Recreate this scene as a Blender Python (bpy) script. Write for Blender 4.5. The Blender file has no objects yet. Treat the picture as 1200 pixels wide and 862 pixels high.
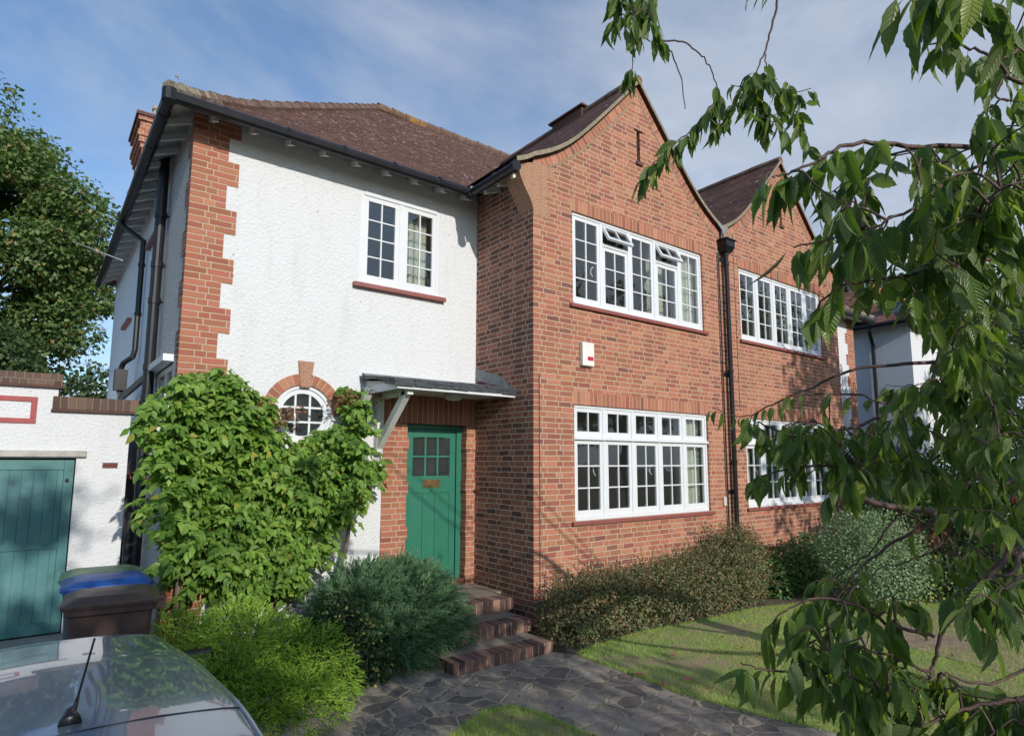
import bpy, math, random
import numpy as np
from mathutils import Vector, Matrix
rng = np.random.default_rng(11)
random.seed(5)
scene = bpy.context.scene
COL = scene.collection
R = math.radians

# ------------------------------------------------------------------ camera
FPX, PPY = 722.0313, 450.8421
YAW, PITCH, ROLL = 0.658, 0.1232, 0.0025
CAM = np.array([-4.565, -5.498, 1.903])
def _axes():
    cy, sy, cp, sp = math.cos(YAW), math.sin(YAW), math.cos(PITCH), math.sin(PITCH)
    F = np.array([sy*cp, cy*cp, sp]); r = np.array([cy, -sy, 0.0]); U = np.cross(r, F)
    return r*math.cos(ROLL)+U*math.sin(ROLL), -r*math.sin(ROLL)+U*math.cos(ROLL), F
RT, UP, FW = _axes()
def ray(x, y): return FW + RT*(x-600)/FPX - UP*(y-PPY)/FPX
def at(x, y, d): return CAM + ray(x, y)*d          # a point seen at a pixel, d metres away
def aty(x, y, Y): d = ray(x, y); return CAM + d*(Y-CAM[1])/d[1]
def atx(x, y, X): d = ray(x, y); return CAM + d*(X-CAM[0])/d[0]
def atz(x, y, Z): d = ray(x, y); return CAM + d*(Z-CAM[2])/d[2]
cd = bpy.data.cameras.new('camera'); cam = bpy.data.objects.new('camera', cd); COL.objects.link(cam)
cd.sensor_width = 36; cd.lens = FPX/1200*36; cd.shift_y = (PPY-431)/1200
cd.clip_start = 0.05; cd.clip_end = 2000
M = Matrix.Identity(4)
for i in range(3):
    M[i][0] = RT[i]; M[i][1] = UP[i]; M[i][2] = -FW[i]; M[i][3] = CAM[i]
cam.matrix_world = M
scene.camera = cam

# ------------------------------------------------------------------ node helpers
class NT:
    def __init__(s, nt): s.nt = nt; s.n = nt.nodes; s.l = nt.links
    def new(s, t, **kw):
        n = s.n.new(t)
        for k, v in kw.items(): setattr(n, k, v)
        return n
    def put(s, sock, v):
        if isinstance(v, bpy.types.NodeSocket): s.l.new(v, sock)
        elif v is not None: sock.default_value = v
    def m(s, op, a, b=None, c=None, clamp=False):
        n = s.new('ShaderNodeMath', operation=op); n.use_clamp = clamp
        s.put(n.inputs[0], a)
        if b is not None: s.put(n.inputs[1], b)
        if c is not None: s.put(n.inputs[2], c)
        return n.outputs[0]
    def xyz(s, v): n = s.new('ShaderNodeSeparateXYZ'); s.put(n.inputs[0], v); return n.outputs
    def comb(s, x, y, z=0.0):
        n = s.new('ShaderNodeCombineXYZ')
        for i, q in enumerate((x, y, z)): s.put(n.inputs[i], q)
        return n.outputs[0]
    def mix(s, f, a, b, blend='MIX'):
        n = s.new('ShaderNodeMix', data_type='RGBA', blend_type=blend)
        s.put(n.inputs['Factor'], f); s.put(n.inputs[6], col(a)); s.put(n.inputs[7], col(b)); return n.outputs[2]
    def ramp(s, f, stops, interp='LINEAR'):
        n = s.new('ShaderNodeValToRGB'); s.put(n.inputs[0], f); cr = n.color_ramp; cr.interpolation = interp
        while len(cr.elements) < len(stops): cr.elements.new(0.5)
        for e, (p, c) in zip(cr.elements, stops): e.position = p; e.color = col(c)
        return n.outputs[0]
    def noise(s, vec=None, scale=5.0, detail=3.0, rough=0.55, dist=0.0):
        n = s.new('ShaderNodeTexNoise'); s.put(n.inputs['Vector'], vec)
        n.inputs['Scale'].default_value = scale; n.inputs['Detail'].default_value = detail
        n.inputs['Roughness'].default_value = rough; n.inputs['Distortion'].default_value = dist
        return n.outputs[0]
    def pos(s): return s.new('ShaderNodeNewGeometry').outputs['Position']
    def bump(s, h, strength=0.5, dist=0.01, nrm=None):
        n = s.new('ShaderNodeBump'); s.put(n.inputs['Height'], h)
        n.inputs['Strength'].default_value = strength; n.inputs['Distance'].default_value = dist
        if nrm is not None: s.put(n.inputs['Normal'], nrm)
        return n.outputs[0]
def col(c):
    if isinstance(c, (tuple, list)) and len(c) == 3: return (*c, 1.0)
    if isinstance(c, (int, float)): return (c, c, c, 1.0)
    return c
def newmat(name):
    m = bpy.data.materials.new(name); m.use_nodes = True; T = NT(m.node_tree)
    b = m.node_tree.nodes['Principled BSDF']; out = m.node_tree.nodes['Material Output']
    return m, T, b, out
def simple(name, c, rough=0.5, metal=0.0, var=0.12, vscale=6.0, bump=0.0, bscale=60.0, coat=0.0, dirt=None, spec=None):
    m, T, b, out = newmat(name)
    p = T.pos()
    n = T.noise(p, vscale, 4.0)
    f = T.m('MULTIPLY_ADD', n, 2.0, -0.5, clamp=True)
    lo = tuple(x*(1-var) for x in c); hi = tuple(min(1, x*(1+var)) for x in c)
    cc = T.mix(f, lo, hi)
    if dirt:
        d = T.noise(p, 2.3, 5.0, 0.65)
        cc = T.mix(T.m('MULTIPLY', T.m('MULTIPLY_ADD', d, 5.0, -2.6, clamp=True), dirt[1]), cc, dirt[0])
    T.put(b.inputs['Base Color'], cc)
    b.inputs['Metallic'].default_value = metal
    T.put(b.inputs['Roughness'], T.m('MULTIPLY_ADD', n, 0.15, rough-0.07))
    if coat: b.inputs['Coat Weight'].default_value = coat; b.inputs['Coat Roughness'].default_value = 0.03
    if spec is not None: b.inputs['Specular IOR Level'].default_value = spec
    if bump:
        T.put(b.inputs['Normal'], T.bump(T.noise(p, bscale, 4.0), bump, 0.01))
    return m

def brick_mat(name, bricks, mortar, course=0.065, uv='pos', unit=0.515, stain=0.3, seed=0.0, bond=True, bumpd=0.006, irregular=0.0):
    """Brickwork: courses of two stretchers and one header, every brick with its own tone."""
    m, T, b, out = newmat(name)
    if uv == 'pos':
        g = T.new('ShaderNodeNewGeometry'); px, py, pz = T.xyz(g.outputs['Position'])
        nx, ny, nz = T.xyz(g.outputs['True Normal'])
        side = T.m('GREATER_THAN', T.m('ABSOLUTE', nx), 0.6)
        u = T.m('ADD', T.m('MULTIPLY', px, T.m('SUBTRACT', 1.0, side)), T.m('MULTIPLY', py, side))
        top = T.m('GREATER_THAN', T.m('ABSOLUTE', nz), 0.7)
        v = T.m('ADD', T.m('MULTIPLY', pz, T.m('SUBTRACT', 1.0, top)), T.m('MULTIPLY', py, top))
    else:
        w = T.new('ShaderNodeUVMap'); u, v, _ = T.xyz(w.outputs[0])
    wob = T.noise(T.comb(u, v, seed), 9.0, 3.0)
    wob2 = T.noise(T.comb(v, u, seed+3), 7.0, 3.0)
    u = T.m('ADD', u, T.m('MULTIPLY_ADD', wob, 0.018+irregular, -0.009-irregular/2))
    v = T.m('ADD', v, T.m('MULTIPLY_ADD', wob2, 0.013+irregular*.7, -0.0065-irregular*.35))
    u = T.m('ADD', u, 50.0)
    row_ = T.m('DIVIDE', T.m('ADD', v, 20.0), course); row = T.m('FLOOR', row_); fv = T.m('SUBTRACT', row_, row)
    rn = T.new('ShaderNodeTexWhiteNoise', noise_dimensions='1D'); T.put(rn.inputs['W'], row)
    half = T.m('MULTIPLY', T.m('MODULO', row, 2.0), 0.5)
    jit = T.m('MULTIPLY', rn.outputs[0], 0.06 if bond else 0.0)
    uu = T.m('ADD', T.m('ADD', T.m('DIVIDE', u, unit), half), jit)
    cell = T.m('FLOOR', uu); p = T.m('SUBTRACT', uu, cell)
    edges = [0.0, 0.4, 0.8, 1.0] if bond else [0.0, 1.0]
    dist = None; idx = cell
    for e in edges:
        dd = T.m('MULTIPLY', T.m('ABSOLUTE', T.m('SUBTRACT', p, e)), unit)
        dist = dd if dist is None else T.m('MINIMUM', dist, dd)
        if 0 < e < 1: idx = T.m('ADD', idx, T.m('MULTIPLY', T.m('GREATER_THAN', p, e), 0.31))
    dv = T.m('MULTIPLY', T.m('MINIMUM', fv, T.m('SUBTRACT', 1.0, fv)), course)
    d = T.m('MINIMUM', dist, dv)
    edge_n = T.noise(T.comb(u, v, seed+9), 90.0, 2.0)
    d = T.m('ADD', d, T.m('MULTIPLY_ADD', edge_n, 0.006, -0.003))
    mask = T.m('MULTIPLY_ADD', d, 1/0.003, -0.0038/0.003, clamp=True)       # 1 on brick, 0 in the joint
    wn = T.new('ShaderNodeTexWhiteNoise', noise_dimensions='3D'); T.put(wn.inputs['Vector'], T.comb(idx, row, seed))
    bc = T.ramp(wn.outputs[0], bricks)
    wn2 = T.xyz(wn.outputs[1])
    hv = T.new('ShaderNodeHueSaturation'); T.put(hv.inputs['Color'], bc)
    T.put(hv.inputs['Value'], T.m('MULTIPLY_ADD', wn2[1], 0.24, 0.9)); T.put(hv.inputs['Hue'], T.m('MULTIPLY_ADD', wn2[2], 0.02, 0.49))
    bc = hv.outputs[0]
    fine = T.noise(T.comb(u, v, seed+1), 60.0, 4.0, 0.7)
    bc = T.mix(T.m('MULTIPLY_ADD', fine, 2.2, -0.75, clamp=True), T.mix(0.35, bc, (0.12, 0.06, 0.05)), bc)
    patch = T.noise(T.comb(u, v, seed+2), 1.1, 5.0, 0.6)
    bc = T.mix(T.m('MULTIPLY', T.m('MULTIPLY_ADD', patch, 4.0, -2.0, clamp=True), stain), bc, (0.11, 0.065, 0.055))
    mn = T.noise(T.comb(u, v, seed+4), 25.0, 3.0)
    mc = T.mix(mn, tuple(x*0.72 for x in mortar), tuple(min(1, x*1.15) for x in mortar))
    T.put(b.inputs['Base Color'], T.mix(mask, mc, bc))
    b.inputs['Roughness'].default_value = 0.9; b.inputs['Specular IOR Level'].default_value = 0.25
    h = T.m('ADD', T.m('MULTIPLY', mask, T.m('MULTIPLY_ADD', wn2[0], 0.5, 0.8)), T.m('MULTIPLY', fine, 0.25))
    T.put(b.inputs['Normal'], T.bump(h, 0.8, bumpd))
    return m

BR = [(0.0, (0.21, 0.09, 0.07)), (0.07, (0.30, 0.11, 0.075)), (0.3, (0.38, 0.142, 0.086)), (0.65, (0.43, 0.165, 0.098)), (0.9, (0.475, 0.195, 0.115)), (1.0, (0.49, 0.23, 0.155))]
MATS = {}
MATS['brick'] = brick_mat('red_brick', BR, (0.54, 0.41, 0.29))
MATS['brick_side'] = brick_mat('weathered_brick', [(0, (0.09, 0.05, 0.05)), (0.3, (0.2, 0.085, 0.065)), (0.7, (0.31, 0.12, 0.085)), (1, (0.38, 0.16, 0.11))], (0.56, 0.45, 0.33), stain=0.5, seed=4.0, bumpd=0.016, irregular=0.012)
MATS['quoin'] = brick_mat('quoin_brick', [(0, (0.34, 0.12, 0.07)), (0.5, (0.42, 0.155, 0.09)), (1, (0.47, 0.19, 0.115))], (0.52, 0.40, 0.29), course=0.0655, unit=0.55, stain=0.08, seed=7.0)
MATS['soldier'] = brick_mat('soldier_brick', BR, (0.5, 0.37, 0.26), course=0.5, unit=0.074, uv='uv', bond=False, stain=0.15, seed=2.0)
MATS['creasing'] = brick_mat('tile_creasing', [(0, (0.36, 0.14, 0.08)), (1, (0.5, 0.22, 0.13))], (0.5, 0.33, 0.22), course=0.021, unit=0.27, stain=0.05, seed=12.0, bumpd=0.01)
MATS['step_brick'] = brick_mat('engineering_brick', [(0, (0.06, 0.04, 0.036)), (0.4, (0.14, 0.075, 0.06)), (0.8, (0.25, 0.135, 0.1)), (1, (0.36, 0.21, 0.155))], (0.32, 0.25, 0.19), course=0.5, unit=0.078, uv='uv', bond=False, stain=0.3, seed=5.0)

def render_mat(name, c, scale, strength, dist, stain=0.25, pebble=False):
    m, T, b, out = newmat(name); p = T.pos()
    n = T.noise(p, scale, 5.0, 0.6)
    big = T.noise(p, 0.9, 5.0, 0.6)
    sx, sy, sz = T.xyz(p)
    streak = T.noise(T.comb(T.m('MULTIPLY', sx, 3.0), T.m('MULTIPLY', sy, 3.0), T.m('MULTIPLY', sz, 0.5)), 2.0, 5.0, 0.65)
    f = T.m('MULTIPLY', T.m('MULTIPLY_ADD', streak, 4.0, -2.1, clamp=True), stain)
    cc = T.mix(f, c, tuple(x*0.72 for x in c[:2])+(c[2]*0.66,))
    sp = T.noise(p, 23.0, 1.0)
    cc = T.mix(T.m('MULTIPLY_ADD', sp, 30.0, -23.6, clamp=True), cc, (0.3, 0.27, 0.24))
    h = n
    if pebble:
        v = T.new('ShaderNodeTexVoronoi'); T.put(v.inputs['Vector'], p); v.inputs['Scale'].default_value = scale*1.2
        h = T.m('ADD', T.m('MULTIPLY', v.outputs['Distance'], -1.2), n)
    T.put(b.inputs['Base Color'], cc); b.inputs['Roughness'].default_value = 0.85; b.inputs['Specular IOR Level'].default_value = 0.2
    T.put(b.inputs['Normal'], T.bump(h, strength, dist))
    return m
MATS['render'] = render_mat('white_roughcast', (0.67, 0.675, 0.69), 34.0, 0.75, 0.026, stain=0.33)
MATS['pebble'] = render_mat('white_pebbledash', (0.72, 0.73, 0.74), 46.0, 1.0, 0.04, pebble=True)
MATS['smooth_render'] = render_mat('grey_white_render', (0.62, 0.66, 0.7), 14.0, 0.3, 0.01)

def tile_mat(name, base, spots=0.5, seed=0.0, lichen=0.0):
    m, T, b, out = newmat(name)
    w = T.new('ShaderNodeUVMap'); u, v, _ = T.xyz(w.outputs[0])
    g = 0.1; wd = 0.165
    vr = T.m('DIVIDE', T.m('ADD', v, 30.0), g); row = T.m('FLOOR', vr); fv = T.m('SUBTRACT', vr, row)
    wb = T.noise(T.comb(u, v, seed), 6.0, 2.0)
    uu = T.m('ADD', T.m('DIVIDE', T.m('ADD', u, T.m('MULTIPLY', wb, 0.02)), wd), T.m('MULTIPLY', T.m('MODULO', row, 2.0), 0.5))
    cell = T.m('FLOOR', uu); fu = T.m('SUBTRACT', uu, cell)
    wn = T.new('ShaderNodeTexWhiteNoise', noise_dimensions='3D'); T.put(wn.inputs['Vector'], T.comb(cell, row, seed))
    c = T.ramp(wn.outputs[0], [(0, tuple(x*0.55 for x in base)), (0.5, base), (0.85, tuple(x*1.25 for x in base)), (1, tuple(x*1.6 for x in base))])
    pt = T.noise(T.comb(u, v, seed+1), 1.4, 5.0, 0.65)
    c = T.mix(T.m('MULTIPLY_ADD', pt, 3.0, -1.2, clamp=True), T.mix(0.5, c, tuple(x*0.5 for x in base)), c)
    # pale flaked tiles and lichen dots
    s1 = T.noise(T.comb(T.m('MULTIPLY', u, 1.0), T.m('MULTIPLY', v, 1.6), seed+2), 17.0, 2.0)
    c = T.mix(T.m('MULTIPLY', T.m('MULTIPLY_ADD', s1, 30.0, -19.2, clamp=True), spots), c, (0.5, 0.38, 0.33))
    vd = T.new('ShaderNodeTexVoronoi', voronoi_dimensions='2D'); T.put(vd.inputs['Vector'], T.comb(T.m('MULTIPLY', u, 0.8), v, 0.0)); vd.inputs['Scale'].default_value = 8.0
    vr_ = T.xyz(vd.outputs['Color']); dens = T.noise(T.comb(u, v, seed+11), 1.6, 3.0)
    dot = T.m('MULTIPLY', T.m('LESS_THAN', T.m('ADD', vd.outputs['Distance'], T.m('MULTIPLY', T.noise(T.comb(u, v, 1), 40.0, 2.0), .1)), T.m('MULTIPLY_ADD', vr_[1], .13, .12)), T.m('LESS_THAN', vr_[0], T.m('MULTIPLY_ADD', dens, 1.1*spots, -.22*spots)))
    c = T.mix(T.m('MULTIPLY', dot, 0.8), c, T.mix(vr_[2], (0.34, 0.24, 0.21), (0.62, 0.55, 0.5)))
    s2 = T.noise(T.comb(u, v, seed+7), 60.0, 2.0)
    c = T.mix(T.m('MULTIPLY', T.m('MULTIPLY_ADD', s2, 18.0, -11.0, clamp=True), spots*0.6), c, (0.35, 0.31, 0.28))
    if lichen:
        l = T.noise(T.comb(u, v, seed+5), 9.0, 4.0, 0.7)
        c = T.mix(T.m('MULTIPLY_ADD', l, 14.0, -14.0*lichen, clamp=True), c, (0.5, 0.3, 0.05))
    gap = T.m('LESS_THAN', T.m('MINIMUM', fu, T.m('SUBTRACT', 1.0, fu)), 0.025)
    lip = T.m('LESS_THAN', fv, 0.1)
    dk = T.m('MAXIMUM', gap, lip)
    c = T.mix(T.m('MULTIPLY', dk, 0.55), c, tuple(x*0.2 for x in base))
    T.put(b.inputs['Base Color'], c); b.inputs['Roughness'].default_value = 0.85; b.inputs['Specular IOR Level'].default_value = 0.3
    h = T.m('ADD', T.m('MULTIPLY', T.m('SUBTRACT', 1.0, fv), 1.0), T.m('ADD', T.m('MULTIPLY', gap, -0.6), T.m('MULTIPLY', T.noise(T.comb(u, v, 3), 50.0, 3.0), 0.25)))
    h = T.m('ADD', h, T.m('MULTIPLY', wn.outputs[0], 0.35))
    T.put(b.inputs['Normal'], T.bump(h, 1.0, 0.035))
    return m
MATS['tiles'] = tile_mat('weathered_roof_tiles', (0.15, 0.066, 0.042), 0.9)
MATS['tiles_dark'] = tile_mat('dark_roof_tiles', (0.11, 0.05, 0.036), 0.35, seed=3.0)
MATS['tiles_red'] = tile_mat('red_roof_tiles', (0.2, 0.095, 0.075), 0.15, seed=6.0)
MATS['ridge'] = simple('mossy_ridge_tile', (0.15, 0.088, 0.068), 0.9, var=0.45, vscale=14, bump=0.8, bscale=40, dirt=((0.22, 0.19, 0.14), 0.6))
MATS['ridge_lichen'] = simple('lichened_ridge_tile', (0.17, 0.10, 0.06), 0.9, var=0.45, vscale=14, bump=0.8, bscale=40, dirt=((0.5, 0.27, 0.04), 1.0))
MATS['hipdark'] = simple('weathered_mortar', (0.24, 0.21, 0.16), 0.95, var=0.5, vscale=22, bump=1.0, bscale=30, dirt=((0.07, 0.06, 0.03), 0.9))
MATS['verge'] = simple('mortar_verge', (0.25, 0.205, 0.15), 0.95, var=0.35, vscale=30, bump=1.0, bscale=45, dirt=((0.14, 0.12, 0.09), 0.7))
MATS['hipred'] = simple('red_hip_tile', (0.38, 0.15, 0.1), 0.85, var=0.2, vscale=9, bump=0.4)
MATS['white'] = simple('white_gloss_paint', (0.66, 0.675, 0.70), 0.32, var=0.03)
MATS['whitepaint'] = simple('old_white_paint', (0.66, 0.67, 0.64), 0.55, var=0.1, vscale=8, bump=0.15, dirt=((0.35, 0.34, 0.3), 0.5))
MATS['soffit'] = simple('soffit_board', (0.42, 0.41, 0.385), 0.8, var=0.2, vscale=6, bump=0.2, dirt=((0.2, 0.19, 0.17), 0.6))
MATS['sill'] = simple('red_sill_paint', (0.24, 0.07, 0.06), 0.5, var=0.15)
MATS['redpaint'] = simple('red_border_paint', (0.33, 0.075, 0.07), 0.7, var=0.15, bump=0.3)
MATS['black'] = simple('black_plastic', (0.012, 0.013, 0.016), 0.38, var=0.2, bump=0.05, spec=0.35)
MATS['iron'] = simple('black_painted_iron', (0.009, 0.01, 0.012), 0.35, var=0.3, bump=0.2, bscale=35, spec=0.35)
MATS['lead'] = simple('lead_flashing', (0.2, 0.21, 0.22), 0.6, var=0.25, vscale=12, bump=0.4)
MATS['slate'] = simple('dark_slate', (0.05, 0.055, 0.065), 0.5, var=0.4, vscale=14, bump=0.6, bscale=25, dirt=((0.16, 0.16, 0.15), 0.5))
MATS['green'] = simple('green_door_paint', (0.028, 0.16, 0.105), 0.35, var=0.05, bump=0.05)
MATS['brass'] = simple('tarnished_brass', (0.3, 0.2, 0.09), 0.4, metal=0.9, var=0.25, vscale=20)
MATS['steel'] = simple('galvanised_steel', (0.5, 0.51, 0.52), 0.4, metal=0.8, var=0.15)
MATS['concrete'] = simple('lichened_concrete', (0.42, 0.4, 0.36), 0.9, var=0.2, vscale=10, bump=0.6, bscale=45, dirt=((0.13, 0.125, 0.11), 0.8))
MATS['landing'] = simple('worn_concrete', (0.25, 0.2, 0.155), 0.9, var=0.25, vscale=5, bump=0.5, bscale=60, dirt=((0.16, 0.14, 0.12), 0.5))
MATS['room'] = simple('room_plaster', (0.6, 0.56, 0.48), 0.9)
MATS['floor'] = simple('room_floor', (0.2, 0.13, 0.08), 0.7)
MATS['curtain'] = simple('cream_curtain', (0.62, 0.6, 0.5), 0.9, var=0.1)
MATS['pot'] = simple('clay_pot', (0.42, 0.36, 0.26), 0.85, var=0.2)
MATS['dark_tile'] = simple('dark_clay_tile', (0.1, 0.045, 0.035), 0.8, var=0.2)
MATS['vent_brick'] = brick_mat('air_brick', [(0, (0.26, 0.08, 0.06)), (1, (0.36, 0.12, 0.09))], (0.08, 0.04, 0.03), course=0.03, unit=0.03, bond=False)

def glass_mat(name, tint=(0.9, 0.93, 0.92), rough=0.01, dark=0.0, pattern=False, refl=1.0):
    m, T, b, out = newmat(name); T.n.remove(b)
    g = T.new('ShaderNodeNewGeometry'); dt = T.new('ShaderNodeVectorMath', operation='DOT_PRODUCT')
    gl = T.new('ShaderNodeBsdfGlossy'); gl.inputs['Roughness'].default_value = rough; gl.inputs[0].default_value = (1, 1, 1, 1)
    p = T.pos()
    wav = T.bump(T.noise(p, 2.2, 2.0), 0.25, 0.012)
    if pattern:
        v = T.new('ShaderNodeTexVoronoi'); T.put(v.inputs['Vector'], p); v.inputs['Scale'].default_value = 75
        wav = T.bump(T.m('ADD', v.outputs['Distance'], T.noise(p, 60.0, 3.0)), 1.0, 0.012)
    T.put(gl.inputs['Normal'], wav); 
    T.put(dt.inputs[0], wav if pattern else g.outputs['Normal']); T.put(dt.inputs[1], g.outputs['Incoming'])
    ck = T.m('SUBTRACT', 1.0, T.m('ABSOLUTE', dt.outputs['Value']), clamp=True)
    schlick = T.m('MULTIPLY_ADD', T.m('POWER', ck, 5.0), 0.96, 0.04)
    tr = T.new('ShaderNodeBsdfTransparent'); tr.inputs[0].default_value = (*tint, 1)
    base = tr.outputs[0]
    if dark:
        df = T.new('ShaderNodeBsdfDiffuse'); df.inputs[0].default_value = (0.32, 0.31, 0.28, 1) if dark < .1 else (0.025, 0.028, 0.028, 1)
        mm = T.new('ShaderNodeMixShader'); mm.inputs[0].default_value = dark
        T.l.new(tr.outputs[0], mm.inputs[1]); T.l.new(df.outputs[0], mm.inputs[2]); base = mm.outputs[0]
    ms = T.new('ShaderNodeMixShader'); T.put(ms.inputs[0], T.m('MULTIPLY', T.m('MULTIPLY', schlick, 1.7), refl, clamp=True))
    T.l.new(base, ms.inputs[1]); T.l.new(gl.outputs[0], ms.inputs[2]); T.l.new(ms.outputs[0], out.inputs[0])
    return m
MATS['glass'] = glass_mat('window_glass', dark=0.015)
MATS['obscure'] = glass_mat('obscure_glass', dark=0.85, pattern=True, rough=0.08)
MATS['carglass'] = glass_mat('tinted_glass', dark=0.8)

def leaf_mat(name, c1, c2, c3=None, p3=0.03, trans=0.35, rough=0.45, veins=False, under=None):
    m, T, b, out = newmat(name)
    g = T.new('ShaderNodeNewGeometry'); r = g.outputs['Random Per Island']
    stops = [(0, c1), (1-p3 if c3 else 1, c2)]
    if c3: stops += [(min(1, 1-p3+0.004), c3)]
    c = T.ramp(r, stops)
    nz = T.noise(g.outputs['Position'], 1.3, 3.0)
    c = T.mix(T.m('MULTIPLY_ADD', nz, 1.6, -0.4, clamp=True), T.mix(0.4, c, c1), c)
    nrm = None
    if veins:
        w = T.new('ShaderNodeUVMap'); t, s, _ = T.xyz(w.outputs[0])
        a = T.m('ABSOLUTE', s)
        ph = T.m('SINE', T.m('MULTIPLY', T.m('SUBTRACT', t, T.m('MULTIPLY', a, 0.22)), 62.0))
        rib = T.m('MULTIPLY', T.m('POWER', T.m('MULTIPLY_ADD', ph, 0.5, 0.5), 4.0), 1.0)
        mid = T.m('MULTIPLY_ADD', a, -14.0, 1.0, clamp=True)
        v = T.m('MAXIMUM', T.m('MULTIPLY', rib, 0.45), mid)
        c = T.mix(T.m('MULTIPLY', v, 0.35), c, tuple(min(1, x*2.2+0.02) for x in c2))
        nrm = T.bump(T.m('SUBTRACT', 0.0, v), 0.6, 0.0035)
    if under:
        c = T.mix(T.m('MULTIPLY', g.outputs['Backfacing'], 0.75), c, under)
    T.put(b.inputs['Base Color'], c); b.inputs['Roughness'].default_value = rough; b.inputs['Specular IOR Level'].default_value = 0.4
    if nrm is not None: T.put(b.inputs['Normal'], nrm)
    tl = T.new('ShaderNodeBsdfTranslucent')
    T.put(tl.inputs[0], T.mix(1.0, c, (1.5, 1.7, 0.55), 'MULTIPLY'))
    ms = T.new('ShaderNodeMixShader'); ms.inputs[0].default_value = trans
    T.l.new(b.outputs[0], ms.inputs[1]); T.l.new(tl.outputs[0], ms.inputs[2]); T.l.new(ms.outputs[0], out.inputs[0])
    return m
LM = {}
LM['cherry'] = leaf_mat('cherry_leaf', (0.045, 0.085, 0.015), (0.14, 0.225, 0.04), (0.34, 0.4, 0.08), 0.12, trans=0.42, rough=0.36, veins=True, under=(0.17, 0.22, 0.09))
LM['climber'] = leaf_mat('climber_leaf', (0.081, 0.169, 0.027), (0.297, 0.459, 0.081), (0.405, 0.351, 0.068), 0.03, trans=0.32, rough=0.52)
LM['climber_red'] = leaf_mat('russet_leaf', (0.22, 0.09, 0.05), (0.3, 0.16, 0.07), trans=0.3)
LM['juniper'] = leaf_mat('bright_conifer', (0.160, 0.290, 0.036), (0.362, 0.536, 0.072), trans=0.2, rough=0.6)
LM['juniper_blue'] = leaf_mat('blue_conifer', (0.068, 0.149, 0.074), (0.176, 0.297, 0.135), trans=0.15, rough=0.6)
LM['variegated'] = leaf_mat('variegated_leaf', (0.029, 0.058, 0.023), (0.065, 0.111, 0.033), (0.546, 0.468, 0.104), 0.11, trans=0.15, rough=0.35)
LM['cotoneaster'] = leaf_mat('cotoneaster_leaf', (0.091, 0.104, 0.046), (0.221, 0.247, 0.111), (0.390, 0.221, 0.117), 0.16, trans=0.2, rough=0.55)
LM['berry'] = simple('red_berry', (0.4, 0.07, 0.035), 0.4, var=0.3)
LM['shrub'] = leaf_mat('dark_shrub_leaf', (0.042, 0.098, 0.028), (0.105, 0.196, 0.049), (0.280, 0.280, 0.084), 0.05, trans=0.25, rough=0.4)
LM['silver'] = leaf_mat('grey_green_leaf', (0.125, 0.200, 0.100), (0.300, 0.400, 0.225), trans=0.2, rough=0.6)
LM['tree'] = leaf_mat('broad_tree_leaf', (0.065, 0.115, 0.035), (0.185, 0.27, 0.085), (0.38, 0.28, 0.12), 0.07, trans=0.3, rough=0.5)
LM['tree_dark'] = leaf_mat('dark_tree_leaf', (0.039, 0.072, 0.026), (0.091, 0.143, 0.046), trans=0.25, rough=0.5)
LM['grass'] = leaf_mat('grass_blade', (0.221, 0.351, 0.058), (0.468, 0.611, 0.156), (0.650, 0.546, 0.286), 0.22, trans=0.3, rough=0.6)
LM['petal'] = leaf_mat('red_petal', (0.6, 0.02, 0.03), (0.75, 0.05, 0.05), trans=0.3)
LM['pinkpetal'] = leaf_mat('pink_petal', (0.55, 0.12, 0.16), (0.7, 0.2, 0.25), trans=0.3)
LM['deadstem'] = leaf_mat('russet_dead_leaf', (0.12, 0.045, 0.02), (0.3, 0.12, 0.05), trans=0.2)
MATS['bark'] = simple('brown_bark', (0.085, 0.062, 0.05), 0.85, var=0.4, vscale=30, bump=1.0, bscale=60)
MATS['twig'] = simple('red_brown_twig', (0.085, 0.047, 0.038), 0.6, var=0.4, vscale=20, bump=0.4, bscale=120)
MATS['stem'] = simple('woody_stem', (0.16, 0.12, 0.09), 0.9, var=0.4, vscale=25, bump=0.8, bscale=70)

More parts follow.
